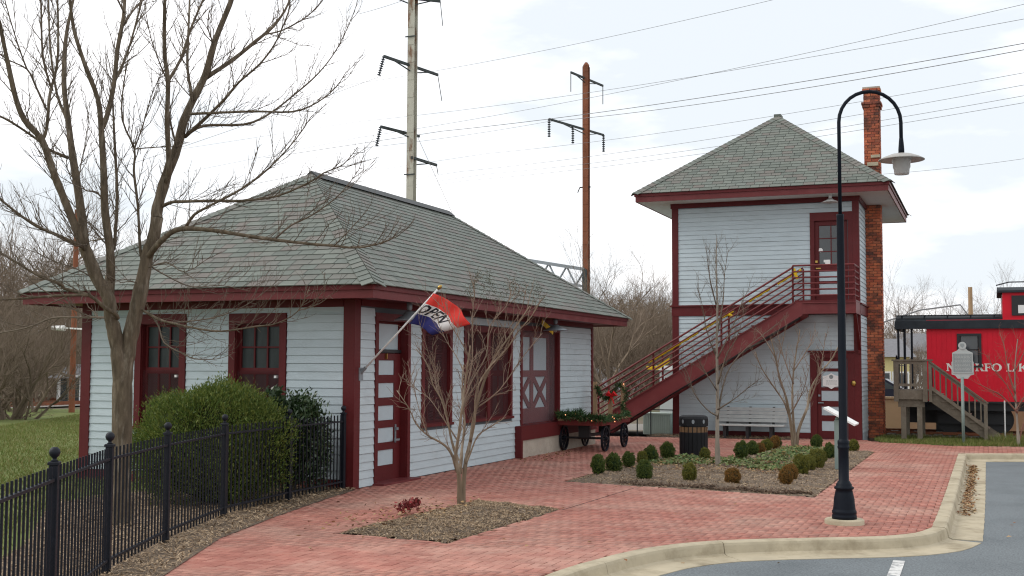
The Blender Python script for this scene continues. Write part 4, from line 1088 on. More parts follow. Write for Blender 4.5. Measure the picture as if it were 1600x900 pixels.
# ------------------------------------------------------------------ street lamp
LX, LY = -1.645, 15.17
def vz(v, x, yy):                                    # height on the vertical through (x,y) seen at pixel row v
    d = Vector((x, yy, 0)).dot(_F0); k = (450-v)/CF
    return CH+d*(k*math.cos(CPIT)+math.sin(CPIT))/(math.cos(CPIT)-k*math.sin(CPIT))
m_shade = M('lamp_shade_enamel', (.36, .35, .33), .5, noise=.1)
lamp = thing('street_lamp', 'tall black street lamp with a hooked arm and hanging shade', 'street lamp', (LX, LY, 0))
MB().lathe([(.235, -.05), (.235, .045), (.22, .06), (0, .06)], 32, (LX, LY)).build('footing', m_conc, lamp, True)
prof = [(.0, .06), (.148, .06), (.148, .10), (.138, .115), (.146, .13), (.146, .155), (.134, .17), (.134, .185), (.128, .22), (.122, .30), (.108, .37), (.098, .41), (.115, .42), (.118, .44), (.095, .455), (.095, .475), (.082, .49), (.075, .51)]
zc = vz(692, LX, LY); zj = vz(333, LX, LY)
prof += [(.062, .52), (.062, zc-.06), (.07, zc-.05), (.073, zc-.03), (.066, zc-.02), (.07, zc+.01), (.07, zc+.04), (.058, zc+.05), (.052, zc+.07), (.044, zj-.03), (.046, zj-.02), (.046, zj), (.0, zj+.001)]
lo_ = MB().lathe(prof, 28, (LX, LY)).build('post', m_lamp, lamp, True)
zt = vz(141, LX, LY); r_ = .385; cxl = r_
ptsl = [(0, zj-.01), (0, zt-r_)]+[(r_-r_*math.cos(a), zt-r_+r_*math.sin(a)) for a in np.linspace(0, math.pi, 15)[1:]]
zsh = vz(246, LX+.77*_R0.x, LY+.77*_R0.y)
ptsl += [(2*r_, zsh+.10)]
MB().tube([(LX+_R0.x*a, LY+_R0.y*a, z) for a, z in ptsl], .0225, 12).build('arm', m_lamp, lamp, True)
sx, sy = LX+_R0.x*2*r_, LY+_R0.y*2*r_
MB().lathe([(.024, zsh+.26), (.03, zsh+.2), (.036, zsh+.12), (.036, zsh+.07), (0, zsh+.069)], 14, (sx, sy)).build('collar', m_lamp, lamp, True)
MB().lathe([(.03, zsh+.07), (.06, zsh+.068), (.13, zsh+.055), (.22, zsh+.02), (.275, zsh-.01), (.275, zsh-.018), (.2, zsh-.002), (.11, zsh+.01), (.0, zsh+.01)], 32, (sx, sy)).build('shade', m_shade, lamp, True)
MB().lathe([(.118, zsh+.005), (.116, zsh-.03), (.106, zsh-.06), (.104, zsh-.11), (.094, zsh-.13), (.09, zsh-.18), (.085, zsh-.195), (0, zsh-.198)], 24, (sx, sy)).build('lens', m_lens, lamp, True)

# ------------------------------------------------------------------ fence
FP = [(-4.3, 3.3), (-5.45, 5.3), (-6.48, 7.12), (-7.44, 8.87), (-8.16, 10.64), (-8.83, 12.63), (-9.08, 14.52), (-9.15, 16.16)]
fence = thing('iron_fence', 'black iron picket fence with ball topped posts curving toward the station house corner', 'fence', (-8, 10.6, 0))
pk = MB().box(-.0075, -.0075, .05, .0075, .0075, 1.14).mesh('picket', m_iron)
pm = MB().cbox(-.032, -.032, -.05, .032, .032, 1.15, .004)
pm.cbox(-.042, -.042, 1.15, .042, .042, 1.175, .006); pm = pm.mesh('post', m_iron)
bl = MB().lathe([(.0, 1.175), (.03, 1.176), (.016, 1.19), (.016, 1.2), (.033, 1.215), (.042, 1.24), (.036, 1.265), (.02, 1.28), (0, 1.283)], 14).mesh('ball_finial', m_iron, True)
for i, (px, py) in enumerate(FP):
    a = FP[max(i-1, 0)]; b = FP[min(i+1, len(FP)-1)]; ang = math.atan2(b[1]-a[1], b[0]-a[0])
    o = link('post', pm, fence, (px, py, 0)); o.rotation_euler = (0, 0, ang)
    bo = link('ball_finial', bl, o, (px, py, 0))
    if i+1 < len(FP):
        qx, qy = FP[i+1]; L = math.hypot(qx-px, qy-py); ux, uy = (qx-px)/L, (qy-py)/L; an = math.atan2(uy, ux)
        for z in (.13, 1.04): part('rail', fence, m_iron, lambda q: q.bar((px+ux*.03, py+uy*.03, z), (qx-ux*.03, qy-uy*.03, z), .034, .022))
        n = int((L-.07)/.103)
        for k in range(n):
            s = .035+(L-.07)*(k+.5)/n; p = link('picket', pk, fence, (px+ux*s, py+uy*s, 0)); p.rotation_euler = (0, 0, an)

# ------------------------------------------------------------------ litter bin
bx_, by_ = -5.80, 25.15
bn = thing('litter_bin', 'black slatted litter bin with holes in its lid and a brown band', 'bin', (bx_, by_, 0))
MB().lathe([(0, 0), (.27, 0), (.27, .8), (0, .8)], 24, (bx_, by_)).build('drum', m_black, bn)
for k in range(20):
    a = 2*math.pi*k/20; c, s = math.cos(a), math.sin(a)
    for nm, z0, z1, mt, wd in (('slat', .01, .50, m_trash, .042), ('upper_slat', .515, .625, m_trashb, .034)):
        mb = MB(); ta = Vector((-s, c, 0)); ra = Vector((c, s, 0)); b0 = Vector((bx_, by_, 0))+ra*.275
        mb.prism([b0-ta*wd+Vector((0, 0, z0)), b0+ta*wd+Vector((0, 0, z0)), b0+ta*wd+ra*.02+Vector((0, 0, z0)), b0-ta*wd+ra*.02+Vector((0, 0, z0))], (0, 0, z1-z0)); mb.build(nm, mt, bn)
MB().lathe([(.285, .64), (.305, .645), (.305, .80), (.29, .84), (.25, .865), (0, .875), ], 24, (bx_, by_)).build('lid', m_trash, bn)
MB().lathe([(.296, .5), (.296, .515)], 24, (bx_, by_)).build('hoop', m_iron, bn)
for k in range(8):
    a = math.pi*2*k/8+.2; c, s = math.cos(a), math.sin(a); ta = Vector((-s, c, 0)); ra = Vector((c, s, 0)); b0 = Vector((bx_, by_, .74))+ra*.3075
    mb = MB(); mb.add([b0+ta*(.03*math.cos(i*.63))+Vector((0, 0, .045*math.sin(i*.63))) for i in range(10)], [tuple(range(10))]); mb.build('lid_hole', m_galv, bn)

# ------------------------------------------------------------------ bench
bench = thing('park_bench', 'weathered grey slatted bench against the tower wall', 'bench', (-5.82, 32.15, 0))
x0b, x1b = -6.72, -4.93
for k, (yy, zz_) in enumerate(((31.72, .335), (31.83, .345), (31.94, .345), (32.05, .34))): MB().cbox(x0b, yy, zz_, x1b, yy+.095, zz_+.035).build('seat_slat', m_benchw, bench)
for k in range(4): 
    z = .43+k*.098; yb = 32.14+k*.03; MB().prism([(x0b, yb, z), (x0b, yb+.03, z-.004), (x0b, yb+.055, z+.082), (x0b, yb+.025, z+.086)], (x1b-x0b, 0, 0)).build('back_slat', m_benchw, bench)
for x in (-6.5, -5.9, -5.28):
    part('leg', bench, m_black, lambda q: (q.box(x-.04, 31.78, 0, x+.04, 31.9, .33), q.box(x-.04, 32.05, 0, x+.04, 32.14, .335), q.prism([(x-.03, 32.17, .33), (x-.03, 32.24, .33), (x-.03, 32.36, .83), (x-.03, 32.30, .83)], (.06, 0, 0)), q.box(x-.03, 31.74, .295, x+.03, 32.2, .334)))

# ------------------------------------------------------------------ information panel behind the lamp
ip = thing('information_panel', 'tilted white information panel on a grey green post behind the lamp', 'sign', (-2.62, 23.28, 0))
box('post', m_galvw, ip, -2.68, 23.22, -.05, -2.56, 23.34, .9)
a_ = onY(1286, 639, 23.1); b_ = onY(1335, 666, 23.1)
mb = MB(); mb.prism([a_, b_, b_+Vector((0, .75, 0)), a_+Vector((0, .75, 0))], (.012, 0, .03)); mb.build('panel', m_white, ip)
MB().bar((-2.62, 23.28, .88), (-2.59, 23.45, .96), .1).build('bracket', m_galvw, ip)

# ------------------------------------------------------------------ historical marker
mk = thing('historical_marker', 'silver historical marker plaque on a pale green post by the wooden steps', 'sign', (-.58, 31.9, 0))
MB().tube([(-.57, 31.9, -.1), (-.57, 31.9, 1.66)], .038, 12).build('post', m_galvw, mk, True)
mp_ = [(-.80, 1.72), (-.72, 1.70), (-.66, 1.62), (-.42, 1.62), (-.36, 1.70), (-.28, 1.72), (-.28, 2.02), (-.30, 2.06), (-.30, 2.26), (-.42, 2.32), (-.47, 2.38), (-.61, 2.38), (-.66, 2.32), (-.78, 2.26), (-.78, 2.06), (-.80, 2.02)]
MB().prism([(x-.015, 31.88, z) for x, z in mp_], (0, .04, 0)).build('plaque', m_sign, mk)
mb = MB(); mb.prism([(-.77, 31.872, 1.77), (-.34, 31.872, 1.77), (-.34, 31.872, 2.24), (-.77, 31.872, 2.24)], (0, .009, 0)); mb.build('text_field', m_signtxt, mk)
mb = MB(); [mb.box(*b) for b in ((-.79, 31.868, 1.755, -.32, 31.879, 1.775), (-.79, 31.868, 2.235, -.32, 31.879, 2.255), (-.79, 31.868, 1.775, -.77, 31.879, 2.235), (-.34, 31.868, 1.775, -.32, 31.879, 2.235))]; mb.build('rim', m_sign, mk)
part('small_lettering', mk, m_sign, lambda q: dashes(q, -.755, -.36, 2.2, .033, 13, 31.869, .012))
mb = MB(); mb.add([(-.555+.095*math.cos(i*math.pi/10), 31.865, 2.44+.095*math.sin(i*math.pi/10)) for i in range(20)]+[(-.555+.095*math.cos(i*math.pi/10), 31.9, 2.44+.095*math.sin(i*math.pi/10)) for i in range(20)], [tuple(range(20)), tuple(range(39, 19, -1))]+[(i, 20+i, 20+(i+1) % 20, (i+1) % 20) for i in range(20)]); ro = mb.build('roundel', m_sign, mk)
part('crest', mk, m_signtxt, lambda q: q.prism([(-.60, 31.861, 2.49), (-.51, 31.861, 2.49), (-.51, 31.861, 2.43), (-.555, 31.861, 2.385), (-.60, 31.861, 2.43)], (0, .003, 0)))

# ------------------------------------------------------------------ luggage cart with garlands
cart = thing('luggage_cart', 'old red luggage cart on four black spoked wheels beside the station house', 'cart', (-8.3, 26.4, 0))
ca = R(-1)
def cl(x, yy, z): return (-8.42+x*math.cos(ca)+yy*math.sin(ca), 25.75-x*math.sin(ca)+yy*math.cos(ca), z)
def cbx(q, x0, y0, z0, x1, y1, z1): q.prism([cl(x0, y0, z0), cl(x1, y0, z0), cl(x1, y1, z0), cl(x0, y1, z0)], (0, 0, z1-z0))
CWI, CLN = .52, 2.35
for k in range(7): part('bed_plank', cart, m_cartred if k % 3 else m_tan, lambda q: cbx(q, -CWI+k*2*CWI/7+.004, -.35, .68, -CWI+(k+1)*2*CWI/7-.004, CLN-.35, .72))
part('frame', cart, m_cartred, lambda q: (cbx(q, -CWI, -.36, .58, -CWI+.06, CLN-.34, .679), cbx(q, CWI-.06, -.36, .58, CWI, CLN-.34, .679), cbx(q, -CWI+.06, -.36, .58, CWI-.06, -.30, .679), cbx(q, -CWI+.06, CLN-.4, .58, CWI-.06, CLN-.34, .679)))
for yy in (.0, 1.6): part('axle', cart, m_black, lambda q: q.tube([cl(-.56, yy, .29), cl(.56, yy, .29)], .025, 8))
for yy in (.0, 1.6): part('bolster', cart, m_black, lambda q: cbx(q, -.13, yy-.05, .30, .13, yy+.05, .58))
part('reach', cart, m_black, lambda q: cbx(q, -.04, .0, .30, .04, 1.6, .36))
for sx_ in (-1, 1):
    for yy in (0, 1.6):
        r0 = .285; X = sx_*.48
        tyre = MB(); n = 24
        ring_ = lambda r, dx: [cl(X+dx, yy+r*math.cos(2*math.pi*i/n), .285+r*math.sin(2*math.pi*i/n)) for i in range(n)]
        tyre.v = ring_(r0, -.026)+ring_(r0, .026)+ring_(r0-.035, .026)+ring_(r0-.035, -.026)
        for a in range(4):
            b = (a+1) % 4
            for i in range(n): tyre.f.append((a*n+i, a*n+(i+1) % n, b*n+(i+1) % n, b*n+i)); tyre.mi.append(0)
        w_ = tyre.build('wheel', m_iron, cart)
        part('hub', w_, m_iron, lambda q: q.tube([cl(X-.06, yy, .285), cl(X+.06, yy, .285)], .05, 10))
        for i in range(10):
            a = 2*math.pi*i/10; part('spoke', w_, m_iron, lambda q: q.bar(cl(X, yy+.04*math.cos(a), .285+.04*math.sin(a)), cl(X, yy+.25*math.cos(a), .285+.25*math.sin(a)), .022))
ye = CLN-.42
for x, zt_ in ((-.33, 1.52), (.05, 1.22), (.36, 1.5)): part('stake', cart, m_tan, lambda q: cbx(q, x-.045, ye-.03, .72, x+.045, ye+.03, zt_))
def garland(name, label, pts, r, n, lights=0):
    t = thing(name, label, 'garland', pts[0], group=None)
    P = smooth_path([np.array(p) for p in pts], 8); P = np.array(P); k = npr.uniform(0, len(P)-1.001, n); i = k.astype(int); fr = (k-i)[:, None]
    C = P[i]*(1-fr)+P[i+1]*fr; D = rand_unit(n); T = P[np.minimum(i+1, len(P)-1)]-P[i]; T /= np.linalg.norm(T, axis=1)[:, None]+1e-9
    D = D+T*.5; D /= np.linalg.norm(D, axis=1)[:, None]; L = npr.uniform(.5, 1.2, n)*r; C = C+D*L[:, None]*.5; N = rand_unit(n); N -= D*(N*D).sum(1)[:, None]; N /= np.linalg.norm(N, axis=1)[:, None]
    V, F = flakes(C, D, N, L, npr.uniform(.012, .026, n)); me = npmesh('needles', V, F, m_gar); link('needles', me, t, (0, 0, 0), kind='stuff')
    lm = MB().lathe([(0, -.013), (.010, -.008), (.013, 0), (.009, .009), (0, .014)], 8).mesh('light_bulb', m_light, True)
    for q in range(lights):
        p = P[rnd.randrange(len(P))]+np.array([rnd.uniform(-.08, .12), -abs(rnd.gauss(.06, .03)), rnd.uniform(-.1, .06)]); link('light_bulb', lm, t, p)
    return t
garland('evergreen_garland', 'evergreen garland lying along the edge of the luggage cart bed', [cl(-.5, 1.5, .78), cl(-.52, .6, .80), cl(-.5, -.3, .80), cl(-.1, -.37, .78), cl(.3, -.36, .76), cl(.54, -.2, .74), cl(.54, .8, .74), cl(.5, 1.9, .76)], .15, 1900, 7)
garland('evergreen_garland', 'evergreen garland swagged between the stakes of the luggage cart', [cl(-.3, ye, 1.42), cl(-.2, ye-.08, 1.25), cl(.0, ye-.1, 1.12), cl(.16, ye-.08, 1.3), cl(.3, ye-.05, 1.45), cl(.46, ye-.02, 1.2), cl(.36, ye-.05, .95), cl(.5, ye-.06, .8)], .11, 900, 1)
bw = thing('red_bow', 'red ribbon bow on the garland between the stakes of the cart', 'bow', cl(.12, ye-.15, 1.22))
for s in (-1, 1):
    part('loop', bw, m_bow, lambda q: q.tube([Vector(cl(.12, ye-.16, 1.2)), Vector(cl(.12+s*.07, ye-.18, 1.27)), Vector(cl(.12+s*.12, ye-.16, 1.22)), Vector(cl(.12+s*.02, ye-.16, 1.19))], [.02, .05, .045, .02], 6))
    part('tail', bw, m_bow, lambda q: q.bar(cl(.12, ye-.16, 1.2), cl(.12+s*.07, ye-.17, 1.0), .05, .01))

# ------------------------------------------------------------------ cooling unit with its cage, shed behind the stair
ac = thing('cooling_unit', 'grey green ribbed air conditioning unit beneath the tower stair', 'cooling unit', (-8.85, 34, 0))
box('cabinet', m_ac, ac, -9.22, 33.6, -.05, -8.42, 34.2, .52); box('lid', m_ac, ac, -9.25, 33.57, .521, -8.39, 34.23, .56)
for k in range(14): MB().box(-9.2+k*.056, 33.58, 0, -9.17+k*.056, 33.599, .50).build('rib', m_ac, ac)
cg = thing('pipe_cage', 'thin black pipe cage around the cooling unit', 'railing', (-8.85, 33.4, 0))
part('cage_rail', cg, m_iron, lambda q: [q.bar((-9.35, 33.45, z), (-8.3, 33.45, z), .03) for z in (.66, )]+[q.bar((x, 33.45, -.1), (x, 33.45, .66), .03) for x in (-9.35, -8.95, -8.3)])
shd = thing('equipment_shed', 'pale grey flat roofed shed behind the tower stair', 'shed', (-8.7, 37.5, 0))
box('wall', m_shedw, shd, -9.35, 36, -.2, -7.9, 39, 1.78); box('roof', m_white, shd, -9.45, 35.9, 1.78, -7.8, 39.1, 1.92)
# ================================================================== PLANTS
class TreeMB(MB):
    def limb(s, pts, r0, r1, n=6):
        k = len(pts); s.tube(pts, [r0+(r1-r0)*i/(k-1) for i in range(k)], n, cap=False)
def curve_pts(p, d, L, n, rr, wob=.15, up=.0):
    p = Vector(p); d = Vector(d).normalized(); out = [p.copy()]
    for i in range(n):
        d = (d+Vector((rr.gauss(0, wob), rr.gauss(0, wob), rr.gauss(0, wob)+up))).normalized(); p = p+d*(L/n); out.append(p.copy())
    return out, d
def perp_dir(d, rr, ang):
    d = d.normalized(); a = Vector((rr.gauss(0, 1), rr.gauss(0, 1), rr.gauss(0, 1))); a = (a-d*a.dot(d)).normalized()
    return (d*math.cos(ang)+a*math.sin(ang)).normalized()
def twigs(mb, pts, r, rr, spacing, lmin, lmax, depth, up=.05, ang=(.6, 1.1), start=.0, rt=.0035, tips=None, flat=None):
    """side shoots along a limb, recursively"""
    acc = rr.random()*spacing
    tot = sum((pts[i+1]-pts[i]).length for i in range(len(pts)-1)); run = 0
    for i in range(len(pts)-1):
        seg = pts[i+1]-pts[i]; L = seg.length; t = acc
        while t < L:
            f_ = (run+t)/max(tot, 1e-6)
            if f_ >= start:
                p = pts[i]+seg*(t/L); dv = perp_dir(seg, rr, rr.uniform(*ang)); dv.z += up*3
                if flat is not None: dv = dv-flat*(dv.dot(flat)*.35)
                ln = rr.uniform(lmin, lmax)*(1.15-.5*f_); n = 4 if ln > .5 else 3 if ln > .15 else 2
                q, _ = curve_pts(p, dv, ln, n, rr, .13, up)
                ra = min(r*.6, rt*(1+ln*1.3)); mb.limb(q, ra, rt*.45, 4 if ra > .006 else 3)
                if depth > 0: twigs(mb, q, ra, rr, spacing*.62, lmin*.42, lmax*.42, depth-1, up, ang, .15, rt*.8, tips)
                elif tips is not None: tips.append(q[-1])
            t += spacing*rr.uniform(.6, 1.4)
        acc = t-L; run += L

# --- the big bare tree by the fence: limbs measured from the photograph and set out in depth round the trunk
BT = g(188, 821); BD = (BT-CO).dot(_F)
big = thing('bare_tree', 'large forked bare tree behind the iron fence at the station house gable', 'tree', BT)
def limb3(px, z0, z1, r0=None):
    n = len(px); return [dep(u, v, BD+z0+(z1-z0)*(i/(n-1))) for i, (u, v) in enumerate(px)]
tr = TreeMB(); cr = TreeMB(); rr = random.Random(5); M1 = BD/CF
def smooth3(P, sub=3): return [Vector(p) for p in smooth_path([tuple(p) for p in P], sub)]
def add_limb(px, r0, r1, z0, z1, mb=None, tw=(.095, .14, .65, 1), n=8):
    P = smooth3(limb3(px, z0, z1)); k = len(P)
    q_ = .72 if r0 < 5 else .8 if r0 < 6.6 else .84 if r0 < 8.5 else .93
    rad = [(r0+(r1-r0)*i/(k-1))*M1*q_*(1+rr.uniform(-.07, .10)) for i in range(k)]
    (mb or cr).tube(P, rad, n, cap=True)
    if tw:
        twigs(cr, P, r1*M1*1.6, rr, tw[0], tw[1], tw[2], tw[3], .08, (.35, .8), rt=.0042)
        twigs(cr, P, r1*M1*1.6, rr, .10, .03, .11, 0, .03, (.7, 1.3), rt=.0055)
trunk = [(188, 840), (189, 760), (190, 700), (191, 650), (191, 610), (191, 575), (191, 552)]
P = smooth3(limb3(trunk, 0, 0)); k = len(P); tr.tube(P, [(20 if i == 0 else 16.5 if i < 3 else 15.4 if i < 13 else 14.5-2.*(i-13))*M1 for i in range(k)], 14)
add_limb([(189, 612), (187, 575), (183, 545), (178, 515), (173, 496), (170, 467), (153, 438), (139, 403), (131, 385)], 12.2, 9.5, 0, -.15, tr, None, 12)
add_limb([(193, 612), (196, 575), (200, 545), (207, 510), (215, 476), (221, 447), (227, 418), (231, 395), (240, 372), (245.5, 340)], 13.5, 10, 0, .15, tr, None, 12)
add_limb([(245.5, 342), (246, 325), (261, 272), (278, 227), (287, 189), (302, 155), (321, 117), (336, 64), (359, 7), (370, -25)], 10, 3.5, .15, .5, tr)
add_limb([(131, 388), (104, 320), (84, 271), (66, 220), (38, 187), (24, 151), (13, 102), (0, 40), (-12, -10)], 7.5, 2.5, -.15, -.9, tr)
add_limb([(134, 388), (124, 311), (113, 240), (107, 191), (100, 133), (102, 70), (108, 30), (118, -15)], 8, 2, -.15, .7, tr)
add_limb([(173, 440), (172, 392), (164, 329), (162, 267), (158, 200), (153, 155), (133, 102), (115, 44), (108, -15)], 8, 2.2, 0, -.8, tr)
add_limb([(170, 470), (172, 430)], 9, 8, 0, 0, tr, None)
for px, r0, r1, z0, z1 in (
    ([(66, 220), (73, 200), (78, 147), (89, 102), (91, 44), (89, -15)], 4, 1.8, -.4, -.2), ([(82, 142), (67, 89), (64, 0), (60, -20)], 2.6, 1.5, -.3, -.7),
    ([(73, 172), (55, 133), (42, 108), (12, 93), (-10, 78)], 2.4, 1, -.3, -.8), ([(42, 108), (28, 70), (13, 20), (5, -10)], 1.8, .8, -.6, -.9),
    ([(107, 191), (89, 147), (78, 67), (76, -15)], 3.4, 1.6, .2, .8), ([(159, 200), (167, 182), (178, 133), (184, 75), (193, 27), (195.5, -15)], 5.5, 3, -.3, .2),
    ([(180, 125), (189, 107), (204, 67), (222, 0), (228, -20)], 3.2, 1.6, -.1, .8), ([(193, 40), (207, 18), (224, 0)], 2.5, 1.6, .1, .4), ([(194, 20), (184, 0), (178, -15)], 2.4, 1.4, .1, -.2),
    ([(178, 391), (183, 311), (179, 222), (177, 178), (176, 140), (180, 90)], 4, 1, .1, .6), ([(230, 440), (219.5, 395), (215.5, 324), (209, 267), (210, 233), (191, 187), (193, 133), (200, 95)], 3.6, 1, .2, -.5),
    ([(210, 233), (230, 231), (262, 229)], 1.6, 1, -.2, .1), ([(210, 233), (225, 190), (240, 140), (262, 100)], 1.6, .7, -.2, -.6),
    ([(258, 285), (264, 264), (261, 189), (262.5, 128), (257, 83), (257, 23), (258, -15)], 6, 2.8, .2, -.5), ([(262, 128), (283, 91), (298, 45), (317, 0), (322, -15)], 3.6, 1.6, -.1, .6),
    ([(262, 128), (250, 100), (236, 60), (228, 20)], 1.8, .7, -.1, -.7), ([(302, 157), (293, 106), (295, 38), (297, -15)], 3.6, 2, .3, .9), ([(276, 230), (266, 190), (262, 160)], 2.5, 2, .2, .0),
    ([(322, 121), (363, 94), (400, 64), (427, 41.5), (446, 15), (456, -10)], 5, 1.6, .4, 1.3), ([(412, 54), (442, 47), (483, 23), (512, -10)], 2.2, .9, .9, 1.4),
    ([(335, 70), (325, 45), (327, 15)], 2, 1, .4, .2), ([(289, 214), (321, 185), (351, 155), (374, 128), (408, 98), (434, 60), (455, 6)], 4.2, .9, .3, -.6),
    ([(297, 178), (340, 176), (400, 174), (457, 174.5), (495, 160.5), (525, 136), (541, 112)], 3.2, .7, .2, -.9), ([(294, 209), (321, 196), (381, 194.5), (419, 179), (461, 147), (499, 113), (529, 72), (555, 15)], 3.5, .7, .3, 1.4),
    ([(250, 324), (268, 316), (283, 315), (340, 313.5), (381, 313.5), (434, 306), (487, 283), (506, 270), (536, 257), (559, 230)], 4.2, .7, .2, -.8),
    ([(289, 357), (303, 336), (329, 321), (378, 295), (419, 264), (461, 219), (487, 181)], 3.6, .7, -.1, -1.), ([(231, 402), (240, 390), (251, 377.5), (274, 360), (303, 357), (346, 361.7), (403, 371), (475, 380), (522, 384), (556, 387), (591, 381), (622, 369)], 6.5, .8, .1, -1.2),
    ([(429, 374), (455, 352), (487, 336.5), (525, 309), (548, 283), (562, 263)], 2.2, .6, -.6, -1.1), ([(522, 384), (555, 350), (572, 330)], 1.2, .5, -.9, -1.3),
    ([(184, 497), (179, 490), (162, 479), (139, 461), (101, 451), (95, 444), (58, 429.5), (29, 412), (0, 395), (-15, 388)], 4.8, 2, -.1, -1.), ([(139, 461), (115, 461), (72, 463), (29, 467), (-5, 468)], 3.4, 2, -.4, -.9),
    ([(175, 499), (165, 496), (124, 496), (81, 497), (43, 512), (-5, 521)], 2.6, 1.4, -.1, .6), ([(131, 390), (124, 383), (87, 366), (58, 354), (30, 335), (0, 311), (-12, 303)], 4, 2, -.2, -.9),
    ([(107, 247), (75, 233), (58, 218), (18, 191), (-8, 178)], 3.6, 2, .1, -.5), ([(135, 382), (120, 384), (89, 369), (36, 338), (0, 311)], 2, 1, -.2, -1.2),
    ([(222, 484), (248, 499), (274, 506), (306, 513), (346, 517.6), (400, 510), (432, 505.5), (467, 485), (484, 448)], 3.2, .6, 0, -1.), ([(467, 485), (498, 475), (516, 462)], 1.2, .5, -.8, -1.),
    ([(268, 504), (286, 503), (332, 497), (370, 484), (400, 467), (432, 440)], 1.9, .5, -.2, -.5), ([(236, 492), (248, 510), (257, 536), (289, 554), (306, 561), (338, 561), (361, 554)], 2, .5, 0, -.6),
    ([(164, 315), (150, 300), (135, 298), (128, 290)], 2.2, 1, -.2, -.4), ([(172, 372), (150, 375), (128, 379)], 2, 1, -.1, .5), ([(228, 420), (260, 410), (290, 425), (330, 400)], 1.8, .6, .1, -.6), ([(228, 412), (262, 432), (300, 448), (345, 446), (390, 455)], 1.8, .6, .1, .6),
    ([(225, 445), (205, 440), (187, 442)], 1.6, .7, .1, -.2), ([(155, 440), (120, 420), (90, 410), (50, 392)], 1.6, .7, -.1, -.6), ([(121, 300), (126, 260), (136, 210), (140, 160)], 1.6, .6, .2, .7)):
    add_limb(px, r0, r1, z0, z1, tr if r0 > 3 else None, n=7 if r0 > 2.5 else 5)
tr.build('trunk', m_bark, big, True); co_ = cr.build('crown', m_twig, big, True)

# --- crape myrtles and saplings
def multistem(name, label, base, stems, mat, tmat, sp=.12, lm=(.15, .55), depth=1, heads=None, seed=3, rt=.003):
    t = thing(name, label, 'tree', base); rr = random.Random(seed); tmb, cmb = TreeMB(), TreeMB(); D0 = (Vector(base)-CO).dot(_F); k0 = D0/CF; tips = []
    for px, r0, r1, z0, z1, tw in stems:
        P = smooth3([dep(u, v, D0+z0+(z1-z0)*i/(len(px)-1)) for i, (u, v) in enumerate(px)]); k = len(P)
        (tmb if r0 >= 2 else cmb).tube(P, [(r0+(r1-r0)*i/(k-1))*k0*(.92 if i < 3 else .74) for i in range(k)], 7 if r0 >= 2 else 4, cap=True)
        if tw: twigs(cmb, P, r1*k0*1.5, rr, sp, lm[0], lm[1], depth, .07, (.4, .9), tw if tw is not True else .25, rt, tips)
    tmb.build('trunk', mat, t, True); cmb.build('crown', tmat, t, True)
    return t, tips
c1 = g(720, 792); c1.z = 0
st1 = [([(719, 800), (718, 760), (716, 735), (712, 712), (716, 685), (722, 640), (728, 590), (735, 540)], 5.5, 1.6, 0, -.2, .3),
       ([(722, 800), (724, 760), (728, 720), (735, 690), (741, 650), (755, 600), (772, 560), (800, 520), (828, 478)], 5.5, 1.2, 0, .3, .35),
       ([(719, 740), (722, 700), (726, 660), (722, 620), (724, 570)], 3.2, 1.5, 0, .5, .3),
       ([(715, 738), (708, 715), (699, 700), (686, 690), (668, 680), (650, 662), (640, 640), (620, 610)], 3.4, .8, 0, -.3, .25),
       ([(716, 720), (706, 690), (700, 660), (690, 625), (676, 600), (668, 570), (650, 545)], 2.8, .8, 0, .3, .3),
       ([(735, 690), (742, 655), (744, 615), (760, 580), (792, 545), (808, 520), (830, 495), (845, 470)], 2.6, .8, .1, -.3, .3),
       ([(728, 725), (738, 700), (747, 680), (765, 668), (790, 652)], 2, .7, 0, .4, .3),
       ([(731, 600), (738, 560), (738, 500), (742, 455)], 1.8, .8, -.1, .0, .2), ([(722, 640), (735, 600), (760, 555), (765, 510), (790, 480), (800, 452)], 1.8, .7, .1, .4, .2),
       ([(735, 560), (718, 530), (700, 500), (690, 470)], 1.4, .6, -.1, -.4, .2), ([(700, 650), (685, 600), (672, 560), (660, 520)], 1.4, .6, .1, -.4, .2),
       ([(741, 640), (780, 610), (815, 560), (848, 520)], 1.5, .6, .2, .0, .2), ([(668, 680), (655, 640), (648, 610), (640, 580)], 1.3, .6, -.2, .2, .2), ([(742, 470), (739, 440)], 1, .6, 0, 0, .5),
       ([(770, 560), (790, 520), (812, 490), (822, 455)], 1.3, .6, .3, -.1, .2), ([(716, 690), (690, 650), (668, 620), (636, 600)], 1.6, .6, .1, .5, .2), ([(728, 590), (715, 560), (696, 530), (680, 490)], 1.4, .6, .1, .4, .2)]
t1, _ = multistem('crape_myrtle', 'multi stemmed bare crape myrtle with dark seed heads in the small bed', c1, st1, m_crape, m_crapet, .10, (.14, .6), 1, seed=8, rt=.0040)
# seed heads at the shoot tips
D1 = (c1-CO).dot(_F); Pn = []
for hu, hv in ((742, 438), (755, 448), (765, 440), (748, 430), (770, 452), (790, 458), (805, 450), (812, 462), (832, 468), (843, 455), (850, 472), (758, 460), (738, 450), (800, 440), (822, 452), (776, 470), (763, 430), (835, 448), (729, 460)):
    cc = dep(hu, hv, D1+rnd.uniform(-.4, .4))
    for _ in range(85): Pn.append(cc+Vector((rnd.gauss(0, .035), rnd.gauss(0, .035), rnd.gauss(0, .055))))
Pn = np.array([tuple(p) for p in Pn]); n_ = len(Pn); dd_ = rand_unit(n_); nn_ = rand_unit(n_); nn_ -= dd_*(nn_*dd_).sum(1)[:, None]; nn_ /= np.linalg.norm(nn_, axis=1)[:, None]
V, F = flakes(Pn, dd_, nn_, npr.uniform(.010, .022, n_), npr.uniform(.008, .014, n_)); link('seed_heads', npmesh('seed_heads', V, F, m_seed), t1, kind='stuff')
c2 = g(1122, 730); c2.z = 0
